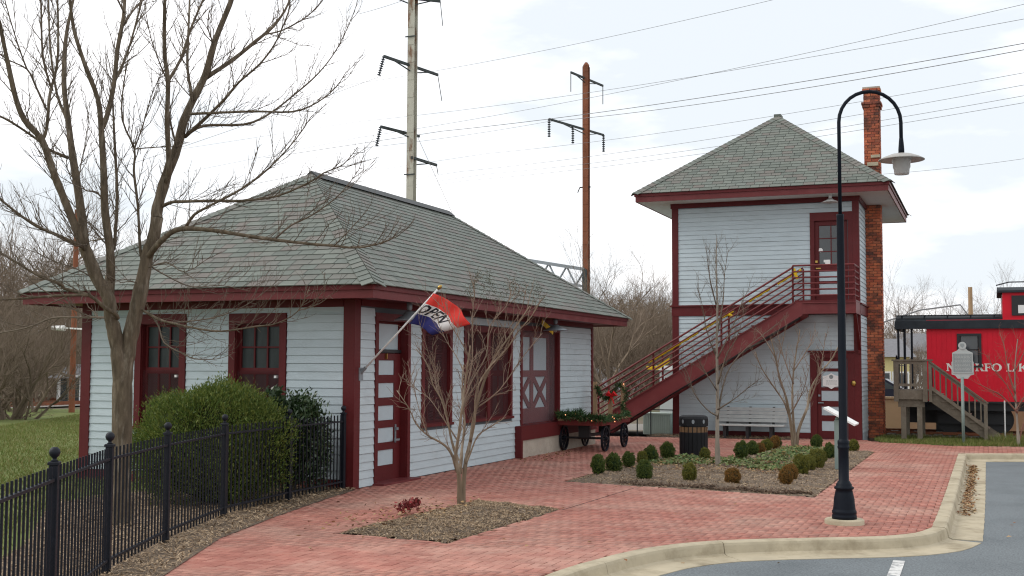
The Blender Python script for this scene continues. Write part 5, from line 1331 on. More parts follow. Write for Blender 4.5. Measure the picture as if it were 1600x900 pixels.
st2 = [([(1122, 735), (1121, 690), (1121, 650), (1121, 600), (1120, 540), (1121, 480), (1119, 420), (1120, 372)], 5.2, .8, 0, .1, .25), ([(1121, 655), (1128, 610), (1140, 575), (1165, 545), (1190, 525), (1215, 505)], 1.8, .5, 0, .4, .2),
       ([(1121, 650), (1105, 640), (1085, 615), (1075, 585), (1060, 560)], 1.6, .5, 0, .3, .2), ([(1122, 600), (1135, 555), (1150, 530), (1160, 500)], 1.6, .5, 0, -.4, .2), ([(1120, 560), (1105, 520), (1098, 480), (1090, 450)], 1.5, .5, .1, -.4, .2),
       ([(1121, 520), (1130, 470), (1132, 430), (1138, 390)], 1.5, .4, .1, .3, .2), ([(1120, 480), (1110, 440), (1106, 410), (1103, 385)], 1.3, .4, .1, -.3, .2), ([(1121, 640), (1145, 625), (1170, 605), (1190, 590)], 1.4, .5, 0, -.5, .2), ([(1120, 610), (1095, 570), (1080, 545)], 1.3, .5, 0, -.4, .2), ([(1121, 560), (1145, 510), (1160, 470), (1172, 450)], 1.3, .4, 0, .3, .2)]
multistem('bare_sapling', 'slender bare sapling with a single straight stem in the larger planting bed', c2, st2, m_greybark, m_twig, .11, (.15, .6), 2, seed=12)
c3 = g(1243, 702); c3.z = 0
st3 = [([(1241, 705), (1238, 680), (1234, 650), (1228, 620), (1218, 590), (1212, 560), (1205, 530)], 4, 1, 0, -.2, .3), ([(1244, 705), (1246, 680), (1252, 660), (1262, 635), (1266, 610), (1280, 585), (1300, 560), (1315, 530)], 4, 1, 0, .4, .3),
       ([(1243, 700), (1240, 660), (1238, 620), (1240, 580), (1245, 545), (1250, 515)], 3, .9, 0, .3, .3), ([(1236, 660), (1226, 630), (1206, 600), (1190, 575), (1180, 550)], 2.2, .7, 0, -.5, .25), ([(1228, 620), (1215, 580), (1222, 540), (1230, 505)], 1.6, .6, -.1, -.5, .2),
       ([(1240, 600), (1225, 560), (1215, 520)], 1.3, .5, .1, .4, .2), ([(1262, 635), (1275, 600), (1285, 560), (1290, 520)], 1.5, .5, .2, -.2, .2), ([(1240, 580), (1262, 545), (1275, 515)], 1.3, .5, .2, .6, .2), ([(1212, 560), (1195, 530), (1182, 515)], 1.2, .4, -.1, .2, .2), ([(1234, 650), (1255, 610), (1265, 570)], 1.3, .5, .0, -.5, .2)]
multistem('crape_myrtle', 'tan multi stemmed bare crape myrtle in front of the lower tower door', c3, st3, m_crape, m_crapet, .13, (.15, .6), 1, seed=15, rt=.0045)
c4 = g(1592, 697); c4.z = 0
st4 = [([(1592, 700), (1590, 670), (1588, 640), (1586, 610), (1586, 570), (1590, 530)], 3, .8, 0, .1, .25), ([(1590, 645), (1575, 628), (1560, 615), (1545, 608), (1530, 600)], 1.8, .6, 0, -.4, .2), ([(1588, 640), (1600, 620), (1618, 600)], 1.6, .6, 0, .3, .2), ([(1587, 615), (1575, 580), (1570, 545), (1562, 520)], 1.5, .5, 0, .3, .2), ([(1586, 580), (1600, 550), (1610, 515)], 1.4, .5, 0, -.3, .2), ([(1592, 690), (1600, 660), (1610, 640)], 1.6, .6, 0, .2, .2), ([(1588, 630), (1572, 600), (1552, 575), (1545, 555)], 1.3, .5, 0, -.5, .2)]
m_redtwig = M('reddish_twigs', (.24, .12, .09), .8, noise=.2)
multistem('ornamental_sapling', 'small reddish twigged bare tree in front of the red caboose', c4, st4, m_greybark, m_redtwig, .11, (.15, .6), 2, seed=18)
for u, v in ((1519, 0),): pass
stk = thing('tree_stake', 'thin pale stake beside the small bare tree at the caboose', 'stake', g(1571, 690))
p_ = g(1571, 690); MB().tube([p_, p_+Vector((0, 0, 1.05))], .02, 6).build('shaft', m_house_w, stk)

# --- leafy shrubs
def foliage(n, shape, Lr, Wr, upw=.5, bend=.12, clump=0, seed=0, inner=.55):
    """leaves through a rounded volume, denser at the surface, gathered into sprays"""
    rg = np.random.default_rng(seed)
    nc = max(8, n//14); d = rg.normal(size=(nc, 3)); d /= np.linalg.norm(d, axis=1)[:, None]; d[:, 2] = np.where(d[:, 2] < -.75, -d[:, 2], d[:, 2])
    rad = 1-(1-inner)*rg.random(nc)**2.2
    lump = 1+.10*np.sin(d[:, 0]*5+seed)*np.cos(d[:, 1]*4+1.3*seed)+.07*np.sin(d[:, 2]*7+2*d[:, 0]*3)+rg.normal(0, .035, nc)
    S = d*(rad*lump)[:, None]*np.array(shape)
    idx = rg.integers(0, nc, n); od = d[idx]; C = S[idx]+rg.normal(0, 1, (n, 3))*clump
    D = od*.7+rg.normal(0, .55, (n, 3))+np.array([0, 0, upw]); D /= np.linalg.norm(D, axis=1)[:, None]
    N = od+rg.normal(0, .6, (n, 3)); N -= D*(N*D).sum(1)[:, None]; N /= np.linalg.norm(N, axis=1)[:, None]+1e-9
    return flakes(C, D, N, rg.uniform(*Lr, n), rg.uniform(*Wr, n), bend)
def woody(mb, base, h, w, n, rr, r=.02):
    for i in range(n):
        a = rr.uniform(0, 6.28); q, _ = curve_pts(base, (math.cos(a)*w, math.sin(a)*w, h), math.hypot(w, h)*.8, 5, rr, .12); mb.limb(q, r, r*.35, 5)
ys = thing('yew_bush', 'big rounded olive green bush behind the iron fence under the gable windows', 'shrub', (-10.75, 14.0, 0))
yc_ = onY(332, 700, 14.0); YB = np.array([yc_.x, 14.0, .80])
def leaf_core(name, c, shape, mat, parent, seed, amp=.06, sub_=3):
    bm = bmesh.new(); bmesh.ops.create_icosphere(bm, subdivisions=sub_, radius=1)
    for v in bm.verts:
        d = v.co.normalized(); k = 1+amp*(math.sin(d.x*5+seed)*math.cos(d.y*4+1.3*seed)+.7*math.sin(d.z*7+6*d.x)); v.co = Vector((d.x*shape[0]*k, d.y*shape[1]*k, max(d.z*shape[2]*k, -c[2]+.02)))
    me = bpy.data.meshes.new(name); bm.to_mesh(me); bm.free(); me.materials.append(mat); me.polygons.foreach_set('use_smooth', [True]*len(me.polygons)); return link(name, me, parent, c) if parent else me
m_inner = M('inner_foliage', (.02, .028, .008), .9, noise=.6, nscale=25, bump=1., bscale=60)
ys.location = (yc_.x, 14.0, 0); WL[ys.name] = Vector((yc_.x, 14.0, 0))
V, F = foliage(60000, (1.03, 1.0, .84), (.03, .07), (.010, .02), .75, .1, .055, 3, .72); V = V+YB-np.array([0, 0, .07])
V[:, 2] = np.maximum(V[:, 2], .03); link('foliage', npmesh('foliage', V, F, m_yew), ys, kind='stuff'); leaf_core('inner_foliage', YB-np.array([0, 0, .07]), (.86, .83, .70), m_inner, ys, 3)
mb = TreeMB(); woody(mb, (yc_.x, 14.0, 0), .8, .5, 12, random.Random(2)); mb.build('stem', m_bark, ys)
lx_ = -9.72
ls = thing('laurel_bush', 'dark glossy leaved shrub in the corner between fence and station house', 'shrub', (lx_, 15.62, 0))
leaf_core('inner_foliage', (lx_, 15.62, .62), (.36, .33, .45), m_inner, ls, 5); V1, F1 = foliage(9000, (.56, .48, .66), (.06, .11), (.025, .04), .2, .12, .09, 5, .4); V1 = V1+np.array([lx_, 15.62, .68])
C2 = [(lx_+a, b, c) for a, b, c in ((-.1, 15.3, 1.36), (.16, 15.62, 1.3), (-.25, 15.4, 1.40), (.3, 15.6, 1.2), (.02, 15.2, 1.44))]; Vs, Fs_ = [V1], [F1]; b0 = len(V1)
for i, c in enumerate(C2):
    v2, f2 = foliage(90, (.12, .12, .12), (.08, .13), (.03, .042), .3, .12, .03, 20+i); Vs.append(v2+np.array(c)); Fs_.append(f2+b0); b0 += len(v2)
V = np.concatenate(Vs); V[:, 2] = np.maximum(V[:, 2], .03); V[:, 0] = np.where(V[:, 0] > -9.2, -9.2-.6*(V[:, 0]+9.2), V[:, 0]); V[:, 1] = np.where(V[:, 1] > 16.2, 16.2-.6*(V[:, 1]-16.2), V[:, 1]); link('foliage', npmesh('foliage', V, np.concatenate(Fs_), m_laurel), ls, kind='stuff')
mb = TreeMB(); woody(mb, (lx_, 15.62, 0), 1.1, .45, 9, random.Random(4), .012); mb.build('stem', m_bark, ls)
# clipped box balls, each with its own label
BOX = [(-6.27, 19.97, 0, 1.02, 'dark green box ball at the left tip of the larger bed'), (-6.26, 20.86, 0, 1.08, 'second box ball from the left tip of the larger bed'), (-6.2, 21.6, 0, .95, 'third box ball from the left tip of the larger bed'),
 (-6.22, 22.6, 1, .85, 'yellowish box ball, fourth from the left tip of the larger bed'), (-6.22, 23.3, 0, 1.12, 'tall dark box ball just left of the rearmost one by the litter bin'), (-6.1, 24.1, 0, 1.06, 'dark box ball nearest the left side of the litter bin'),
 (-5.33, 19.5, 0, 1.05, 'dark green box ball, leftmost in the front row of the larger bed'), (-4.58, 19.55, 1, .92, 'yellow green egg shaped box ball in the front row before the sapling'), (-3.85, 19.5, 2, .98, 'bronzed box ball in the front row right of the sapling'),
 (-5.37, 24.3, 1, .88, 'yellow green box ball in front of the litter bin'), (-4.75, 24.9, 0, 1.1, 'dark box ball right of the sapling in the back row'), (-4.72, 26.0, 0, 1.02, 'second dark box ball right of the sapling in the back row'),
 (-4.6, 26.35, 2, .75, 'small bronzed box ball tucked behind the second one of the back row'), (-4.63, 27.15, 1, 1., 'olive box ball under the bench in the back row'), (-4.55, 27.75, 2, .92, 'bronzed box ball overlapping the olive one below the bench end'), (-4.63, 28.5, 0, 1., 'last dark box ball of the back row near the bench end'),
 (-3.0, 19.4, 2, .88, 'rust brown box ball at the front right corner of the larger bed'), (-3.07, 20.5, 2, .92, 'bronze box ball behind the rust brown corner one'), (-3.05, 21.55, 1, 1.02, 'third box ball in the right row, dull green'), (-3.05, 22.4, 1, .98, 'fourth box ball in the right row, yellowish green'),
 (-2.98, 22.95, 1, 1.05, 'fifth box ball in the right row, left of the panel post'), (-3.07, 24.2, 1, .95, 'sixth box ball in the right row, behind the panel post row'), (-3.05, 25.4, 0, 1.0, 'dark green box ball just left of the information panel post'), (-3.68, 28.3, 0, 1.05, 'upright dark box ball before the lower tower door'), (-2.85, 28.3, 1, 1., 'box ball showing just right of the street lamp post')]
bm_ = {}
for ci in range(3):
    for vi in range(3):
        V, F = foliage(6500, (.128, .128, .152), (.012, .024), (.007, .012), .3, .1, .008, 40+ci*3+vi, .86); V[:, 2] += .158; V[:, 2] = np.maximum(V[:, 2], .01); bm_[ci, vi] = npmesh('leaves', V, F, m_boxw[ci])
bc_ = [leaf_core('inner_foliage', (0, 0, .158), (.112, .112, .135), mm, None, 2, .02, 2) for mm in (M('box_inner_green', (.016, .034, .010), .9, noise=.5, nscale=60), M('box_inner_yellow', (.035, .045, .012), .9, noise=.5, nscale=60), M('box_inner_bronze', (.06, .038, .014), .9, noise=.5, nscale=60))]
sb = TreeMB(); woody(sb, (0, 0, 0), .22, .08, 6, random.Random(6), .008); sbm = sb.mesh('stem', m_bark)
for i, (x, yy, ci, s, lab) in enumerate(BOX):
    t = thing('box_shrub', lab, 'shrub', (x, yy, float(h2(np.array([[x, yy]]))[0])-.035), 'clipped box balls in the planting bed', rotz=i*1.9, local=True); t.scale = (s*rnd.uniform(.9, 1.1), s*rnd.uniform(.9, 1.1), s*rnd.uniform(.92, 1.16)); t.rotation_euler = (rnd.uniform(-.1, .1), rnd.uniform(-.1, .1), i*1.9)
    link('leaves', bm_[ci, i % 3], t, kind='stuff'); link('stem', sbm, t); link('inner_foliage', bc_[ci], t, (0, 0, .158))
# ivy ground cover
IV = [[(-6.1, 22.2), (-4.6, 22.6), (-3.3, 21.6), (-3.35, 28.0), (-4.4, 28.3), (-4.5, 24.9), (-6.2, 24.6)]]
def ivy(n):
    lo, hi = np.min(IV[0], 0), np.max(IV[0], 0); C = npr.uniform(lo, hi, (n*3, 2)); C = C[in_poly(C, IV[0])]; C = C[vnoise(C, 1.7, 9)+npr.uniform(-.2, .2, len(C)) > .36][:n]; k = len(C)
    D = rand_unit(k); D[:, 2] = np.abs(D[:, 2])*.6; D /= np.linalg.norm(D, axis=1)[:, None]; N = rand_unit(k)*.6+np.array([0, -.2, 1.]); N -= D*(N*D).sum(1)[:, None]; N /= np.linalg.norm(N, axis=1)[:, None]
    z = h2(C)+npr.uniform(.01, .09, k)*vnoise(C, 2.5, 4)
    V, F = flakes(np.concatenate([C, z[:, None]], 1), D, N, npr.uniform(.05, .11, k), npr.uniform(.04, .075, k), .12); link('ivy_cover', npmesh('ivy_cover', V, F, m_ivy), kind='stuff')
ivy(3300)
C = npr.uniform([-6.1, 21.2], [-3.3, 24.8], (1500, 2)); D = rand_unit(1500); D[:, 2] *= .2; N = rand_unit(1500)*.4+np.array([0, 0, 1.]); V, F = flakes(np.concatenate([C, (h2(C)+.02)[:, None]], 1), D, N, npr.uniform(.04, .08, 1500), npr.uniform(.025, .05, 1500), .1); link('fallen_leaves', npmesh('fallen_leaves', V, F, m_leaf), kind='stuff')
hp = thing('red_leaved_plant', 'low red leaved plant in the mulch left of the crape myrtle', 'plant', g(645, 806)); c = g(645, 806)
V, F = foliage(130, (.24, .17, .06), (.05, .09), (.03, .05), .5, .1, .03, 77); link('leaves', npmesh('leaves', V+np.array([c.x, c.y, .10]), F, M('red_leaves', (0, 0, 0), .6, island=[(.16, .02, .025), (.28, .04, .04), (.10, .02, .02), (.22, .06, .05)])), hp, kind='stuff')
# ================================================================== CABOOSE, ITS STEPS, THE RAILWAY AND WHAT LIES BEHIND
CY = 35.0
cab = thing('caboose', 'red wooden railway caboose with black roof, cupola and white lettering', 'railway car', (3, CY+1.3, 0))
CX0, CX1, CZ0, CZ1 = -1.53, 7.6, 1.0, 2.95
cF = Face('x', CY, -1)
wins = [(-.68, -.18, 2.0, 2.76), (2.6, 3.1, 2.0, 2.76), (5.2, 5.7, 2.0, 2.76)]
core(cab, 'x', CY, -1, CX0, CX1, CZ0, CZ1+.25, wins, .1, m_red)
box('wall', m_red, cab, CX0, CY+.1, CZ0, CX0+.1, CY+2.7, CZ1+.25); box('wall', m_red, cab, CX1-.1, CY+.1, CZ0, CX1, CY+2.7, CZ1+.25); box('wall', m_red, cab, CX0+.1, CY+2.6, CZ0, CX1-.1, CY+2.7, CZ1+.25)
bdm = {}
x = CX0+.003
while x < CX1-.02:                                   # upright matched boards
    w = min(.13, CX1-x)
    segs = [(CZ0-.02, CZ1+.01)]
    for h0, h1, z0, z1 in wins:
        if x+w/2 > h0-.03 and x+w/2 < h1+.03: segs = [(CZ0-.02, z0-.03), (z1+.03, CZ1+.01)]
    for a, b in segs:
        key = (round(w, 3), round(b-a, 3))
        if key not in bdm: bdm[key] = MB().cbox(-w/2+.0008, -.014, 0, w/2-.0008, 0, b-a, .0015).mesh('plank', m_red)
        link('plank', bdm[key], cab, (x+w/2, CY, a))
    x += w
for h in wins:
    wf = cF.frame('window', cab, h[0]-.06, h[1]+.06, h[2]-.05, h[3]+.06, .07, -.04, .08, m_black)
    part('pane', wf, m_glass, lambda q: cF.bx(q, h[0], h[1], .05, .055, h[2], h[3])); part('sash', wf, m_black, lambda q: (cF.bx(q, h[0], h[1], .03, .05, (h[2]+h[3])/2-.02, (h[2]+h[3])/2+.02), cF.bx(q, h[0], h[0]+.04, .03, .05, h[2], h[3]), cF.bx(q, h[1]-.04, h[1], .03, .05, h[2], h[3])))
def curved_roof(x0, x1, y0, y1, ze, zc_, name, n=10):
    mb = MB(); P = [(x0, y0+(y1-y0)*i/n, ze+(zc_-ze)*math.sin(math.pi*i/n)**.8) for i in range(n+1)]; P = P+[(x0, y1, ze-.06), (x0, y0, ze-.06)]; mb.prism(P, (x1-x0, 0, 0)); return mb.build(name, m_roofblk, cab)
curved_roof(-2.35, CX1+.9, CY-.12, CY+2.82, CZ1+.20, CZ1+.44, 'roof')
part('eave_board', cab, m_roofblk, lambda q: q.box(-2.36, CY-.14, CZ1+.0, CX1+.9, CY-.10, CZ1+.22))
part('end_beam', cab, m_roofblk, lambda q: q.box(-2.36, CY-.0995, CZ1+.0, -2.3, CY+2.8, CZ1+.2))
part('running_board', cab, m_roofblk, lambda q: (q.box(-2.35, CY+.12, CZ1+.37, .38, CY+.3, CZ1+.395), [q.box(-2.2+k*.6, CY+.15, CZ1+.2, -2.16+k*.6, CY+.27, CZ1+.37) for k in range(5)]))
cu0 = .43
part('cupola', cab, m_red, lambda q: q.box(cu0, CY+.02, CZ1+.1, 3.2, CY+2.68, 3.92)); 
curved_roof(cu0-.12, 3.32, CY-.08, CY+2.78, 3.98, 4.14, 'cupola_roof')
for x0 in (.72, 1.5, 2.3):
    wq = part('cupola_window', cab, m_black, lambda q: q.box(x0-.06, CY-.01, 3.30, x0+.5, CY+.02, 3.84)); part('pane', wq, m_white if x0 < 1 else m_glass, lambda q: (q.box(x0+.1, CY-.015, 3.36, x0+.36, CY-.011, 3.58) if x0 < 1 else q.box(x0+.02, CY-.015, 3.40, x0+.42, CY-.011, 3.78)))
part('roof_rail', cab, m_iron, lambda q: q.tube([(cu0-.15, CY, 4.12), (.6, CY-.05, 4.2), (3.2, CY-.05, 4.2)], .018, 6))
for xx, yy in ((-2.27, CY-.02), (-2.1, CY-.02), (-1.92, CY+.05), (-2.27, CY+2.6)): part('platform_post', cab, m_iron, lambda q: q.tube([(xx, yy, .9), (xx, yy, CZ1+.1)], .03, 8))
part('end_platform', cab, m_iron, lambda q: q.box(-2.3, CY, .82, CX0, CY+2.6, .94)); part('end_railing', cab, m_iron, lambda q: [q.bar((-2.27, CY, z), (-2.27, CY+2.6, z), .03) for z in (1.3, 1.7, 1.95)])
part('grab_iron', cab, m_iron, lambda q: q.tube([(-1.40, CY-.01, 1.25), (-1.40, CY-.07, 1.28), (-1.40, CY-.07, 1.95), (-1.40, CY-.01, 1.98)], .014, 6))
part('sill_channel', cab, m_black, lambda q: q.box(CX0, CY-.03, .93, CX1, CY-.0145, .975))
part('brake_wheel', cab, m_iron, lambda q: q.tube([(-2.36, CY+.5+.22*math.cos(a), 2.0+.22*math.sin(a)) for a in np.linspace(0, 2*math.pi, 17)], .018, 6))
part('underframe', cab, m_black, lambda q: (q.box(-2.2, CY+.15, .72, CX1, CY+2.5, .98), q.box(1.6, CY+.4, .35, 4.4, CY+2.3, .72)))
for tx in (-.35, 6.2):
    trk = part('truck', cab, m_black, lambda q: (q.box(tx-.95, CY+.5, .34, tx+.95, CY+.6, .62), q.box(tx-.3, CY+.45, .28, tx+.3, CY+.65, .72), q.box(tx-.9, CY+2.05, .34, tx+.9, CY+2.15, .62)))
    for wx in (tx-.62, tx+.62):
        for wy in (CY+.62, CY+2.0): part('wheel', trk, m_black, lambda q: (q.tube([(wx, wy, .47), (wx, wy+.1, .47)], .40, 24), q.tube([(wx, wy-.06, .47), (wx, wy, .47)], .1, 10)))
part('truck_frame', cab, m_black, lambda q: (q.box(-1.35, CY+.75, .12, .35, CY+1.9, .98), q.box(-2.2, CY+.9, .34, -1.36, CY+1.8, .81)))
# white serif letters on the side, drawn as plates with slab feet
GL = {'N': ([[(0, 0), (.28, 0), (.28, .1), (.2, .1), (.2, .7), (.62, 0), (.8, 0), (.8, .9), (.88, .9), (.88, 1), (.6, 1), (.6, .9), (.68, .9), (.68, .3), (.26, 1), (0, 1), (0, .9), (.08, .9), (.08, .1), (0, .1)]], .92),
 'O': (None, .92), 'R': ([[(0, 0), (.32, 0), (.32, .1), (.26, .1), (.26, .42), (.40, .42), (.58, 0), (.84, 0), (.84, .1), (.76, .1), (.6, .47), (.76, .6), (.76, .85), (.6, 1), (0, 1), (0, .9), (.07, .9), (.07, .1), (0, .1)]], .88),
 'F': ([[(0, 0), (.34, 0), (.34, .1), (.27, .1), (.27, .44), (.45, .44), (.45, .36), (.53, .36), (.53, .64), (.45, .64), (.45, .55), (.27, .55), (.27, .9), (.62, .9), (.62, .74), (.71, .74), (.71, 1), (0, 1), (0, .9), (.08, .9), (.08, .1), (0, .1)]], .8),
 'L': ([[(0, 0), (.72, 0), (.72, .32), (.63, .32), (.63, .1), (.27, .1), (.27, .9), (.34, .9), (.34, 1), (0, 1), (0, .9), (.08, .9), (.08, .1), (0, .1)]], .8),
 'K': ([[(0, 0), (.34, 0), (.34, .1), (.27, .1), (.27, .4), (.34, .48), (.56, .1), (.5, .1), (.5, 0), (.88, 0), (.88, .1), (.8, .1), (.48, .6), (.74, .9), (.84, .9), (.84, 1), (.52, 1), (.52, .9), (.6, .9), (.27, .53), (.27, .9), (.34, .9), (.34, 1), (0, 1), (0, .9), (.08, .9), (.08, .1), (0, .1)]], .92)}
pos = {'N': [-1.02], 'O': [-.66, .08], 'R': [-.33], 'F': [-.085], 'L': [.42], 'K': [.70]}
pos = {'N': [-1.03], 'O': [-.66, .12], 'R': [-.29], 'F': [-.06], 'L': [.49], 'K': [.79]}
for chh, xs in pos.items():
    for x0 in xs:
        mb = MB(); W, Hh, z0, yy = .27, .21, 1.795, CY-.0175
        if chh == 'O':
            n = 20; o_ = [(x0+.13+.13*math.cos(i*2*math.pi/n), yy, z0+Hh/2+Hh*.52*math.sin(i*2*math.pi/n)) for i in range(n)]; i_ = [(x0+.13+.065*math.cos(i*2*math.pi/n), yy, z0+Hh/2+Hh*.40*math.sin(i*2*math.pi/n)) for i in range(n)]
            mb.add(o_+i_, [(i, (i+1) % n, n+(i+1) % n, n+i) for i in range(n)])
        else:
            for poly in GL[chh][0]: mb.add([(x0+a*W, yy, z0+b*Hh) for a, b in poly], [tuple(range(len(poly)))])
            if chh == 'R': mb2 = MB(); mb2.add([(x0+a*W, yy-.001, z0+b*Hh) for a, b in ((.27, .55), (.5, .55), (.56, .62), (.56, .82), (.5, .88), (.27, .88))], [tuple(range(6))]); mb2.build('letter_counter', m_red, cab)
        mb.build('letter', m_letter, cab)
# wooden deck and steps
dk = thing('wooden_steps', 'weathered wooden landing and steps leading up to the caboose platform', 'steps', (-1.0, 33.8, 0))
dx0, dx1, dy0, dy1, dz = -2.24, -1.44, 33.1, 34.75, 1.30
for k in range(11): MB().cbox(dx0, dy0+k*.15, dz-.04, dx1, dy0+k*.15+.14, dz, .004).build('deck_plank', m_deck, dk)
part('rim_board', dk, m_deck, lambda q: q.box(dx0, dy0-.04, 1.06, dx1+.02, dy0-.001, dz)); part('rim_board', dk, m_deck, lambda q: q.box(dx0-.04, dy0-.04, 1.06, dx0-.001, dy1, dz))
part('beam', dk, m_deck, lambda q: q.box(dx0+.06, dy0+.02, .86, dx1-.08, dy0+.12, 1.058))
for x in (-2.05, -1.65): 
    for yy in (dy0+.02, dy1-.2): part('post', dk, m_deck, lambda q: q.cbox(x-.065, yy, -.1, x+.065, yy+.12, .859))
for x, b in ((dx0+.02, 1.0), (dx1-.06, 1.0)): part('newel', dk, m_deck, lambda q: q.cbox(x-.06, dy0-.10, b, x+.06, dy0-.042, 2.06))
part('newel', dk, m_deck, lambda q: q.cbox(dx1+.03, dy0-.10, 1.0, dx1+.11, dy0-.042, 2.06))
part('top_rail', dk, m_deck, lambda q: q.box(dx0-.08, dy0-.13, 2.061, dx1+.14, dy0-.02, 2.10)); part('lower_rail', dk, m_deck, lambda q: q.box(dx0+.085, dy0-.09, 1.40, dx1-.125, dy0-.05, 1.47)); part('upper_rail', dk, m_deck, lambda q: q.box(dx0+.085, dy0-.09, 1.98, dx1-.125, dy0-.05, 2.058))
for k in range(5): part('baluster', dk, m_deck, lambda q: q.box(dx0+.15+k*.115, dy0-.088, 1.471, dx0+.185+k*.115, dy0-.052, 1.979))
part('top_rail', dk, m_deck, lambda q: q.box(dx0-.08, dy0-.019, 2.061, dx0+.02, dy1, 2.10))
for k in range(9): part('baluster', dk, m_deck, lambda q: q.box(dx0-.03, dy0+.1+k*.17, 1.30, dx0+.005, dy0+.135+k*.17, 2.06))
SA, SB = (dx1+.05, 1.25), (.22, .02); sl_ = (SA[1]-SB[1])/(SB[0]-SA[0])
for yy in (dy0-.03, dy0+1.05): part('stringer', dk, m_deck, lambda q: q.prism([(SA[0], yy, SA[1]+.08), (SA[0], yy, SA[1]-.24), (SB[0]-.12, yy, -.05), (SB[0]+.1, yy, -.05), (SB[0]+.1, yy, .14)], (0, .045, 0)))
for k in range(7):
    x = SA[0]+.05+k*.225; z = SA[1]-.08-k*.225*sl_; part('tread', dk, m_deck, lambda q: q.cbox(x, dy0-.05, z, x+.27, dy0+1.08, z+.035, .004))
hr0, hr1 = (dx1+.05, 2.06), (.02, .98)
part('hand_rail', dk, m_deck, lambda q: q.bar((hr0[0], dy0-.075, hr0[1]), (hr1[0], dy0-.075, hr1[1]), .1, .04)); part('foot_newel', dk, m_deck, lambda q: q.cbox(-.09, dy0-.11, .0, .0, dy0-.031, .99))
part('stair_lower_rail', dk, m_deck, lambda q: q.bar((hr0[0], dy0-.075, hr0[1]-.66), (hr1[0]-.08, dy0-.075, hr1[1]-.60), .04, .08)); part('stair_upper_rail', dk, m_deck, lambda q: q.bar((hr0[0], dy0-.077, hr0[1]-.06), (hr1[0]-.08, dy0-.077, hr1[1]-.02), .035, .07))
for k in range(9):
    x = hr0[0]+.11+k*.138; t_ = (x-hr0[0])/(hr1[0]-hr0[0]); zt_ = hr0[1]+(hr1[1]-hr0[1])*t_; part('baluster', dk, m_deck, lambda q: q.box(x, dy0-.093, zt_-.66+.05*t_, x+.035, dy0-.057, zt_-.04))
# display track under the caboose, low wall behind
sheet('track_bed', [(-12, 34.6), (30, 34.6), (30, 38.4), (-12, 38.4)], .006, m_ballast)
for yy in (CY+.65, CY+2.08):
    mb = MB(); mb.box(-6, yy-.035, .02, 25, yy+.035, .1); tag(mb.build('rail', m_rust), 'rusty display rail under the caboose, ' + ('nearer one' if yy < CY+1 else 'farther one'), 'rail', 'display track rails')
tie = MB().box(-.11, CY-.1, .0, .11, CY+2.8, .05).mesh('railway_sleeper', m_deck)
for k in range(30): o = link('railway_sleeper', tie, None, (-5+k*.62, 0, 0)); tag(o, 'grey wooden sleeper half sunk in the ballast under the caboose', 'sleeper', 'sleepers under the caboose')
lw = thing('low_wall', 'low tan wall behind the caboose wheels', 'wall', (4, 42, 0)); box('wall', m_tanwall, lw, -7, 41.5, -.24, 16, 41.8, .86); box('coping', m_tanwall, lw, -7.05, 41.45, .861, 16.05, 41.85, .92)
# ------------------------------------------------------------------ parked dark car seen between chimney and steps
cp = dep(1391, 628, 52); car = thing('parked_car', 'dark parked car seen between the chimney and the wooden steps', 'car', (cp.x-1, cp.y, 0), local=False)
x0, yy = cp.x-3.2, cp.y
P = [(0, .3), (.05, .75), (.9, .88), (1.5, 1.35), (3.0, 1.38), (3.7, .95), (4.3, .85), (4.35, .3)]
MB().prism([(x0+a, yy, b) for a, b in P], (0, 1.7, 0)).build('body', M('dark_car_paint', (.02, .022, .035), .2), car)
part('window', car, m_glass, lambda q: q.prism([(x0+1.2, yy-.006, .92), (x0+1.58, yy-.006, 1.28), (x0+2.95, yy-.006, 1.31), (x0+3.5, yy-.006, .95)], (0, .005, 0)))
for wx in (.8, 3.5): part('wheel', car, m_black, lambda q: q.tube([(x0+wx, yy-.02, .31), (x0+wx, yy+.2, .31)], .31, 16))
part('licence_bumper', car, m_white, lambda q: q.box(x0+4.0, yy-.02, .3, x0+4.36, yy-.005, .5))
# ------------------------------------------------------------------ catenary poles and wires
def cat_pole(label, u0, v0, u1, v1, D, w, mat):
    b, t = dep(u0, v0, D), dep(u1, v1, D); x, yy = b.x, b.y
    q = thing('catenary_pole', label, 'pole', (x, yy, -.24)); zt_ = vz(v1, x, yy)
    mb = MB(); h = w/2; mb.box(x-h, yy-h, -.24, x+h, yy-h+.03, zt_); mb.box(x-h, yy+h-.03, -.24, x+h, yy+h, zt_); mb.box(x-.03, yy-h+.03, -.24, x+.03, yy+h-.03, zt_); mb.build('mast', mat, q)
    mb = MB(); [mb.box(x-h*.9, yy-h-.012, z, x+h*.9, yy-h-.001, z+.25) for z in np.arange(1, zt_-.3, .9)]; mb.build('batten_plate', mat, q, kind='stuff')
    return q, x, yy, zt_
ins_m = None
def insulator(q, p, dirv, n, L, r=.11):
    mb = MB(); p = Vector(p); dv = Vector(dirv).normalized(); a = dv.orthogonal().normalized(); b = dv.cross(a)
    rows = []
    for i in range(n):
        for (rr_, o) in ((.03, 0), (r, .35), (r*.9, .6), (.03, .8)): rows.append((rr_, L*(i+o)/n))
    vs = []; m_ = 8
    for rr_, z in rows:
        for k in range(m_): vs.append(p+dv*z+(a*math.cos(k*6.283/m_)+b*math.sin(k*6.283/m_))*rr_)
    mb.add(vs, [(i*m_+k, i*m_+(k+1) % m_, (i+1)*m_+(k+1) % m_, (i+1)*m_+k) for i in range(len(rows)-1) for k in range(m_)]); mb.build('insulator', m_ins, q, True)
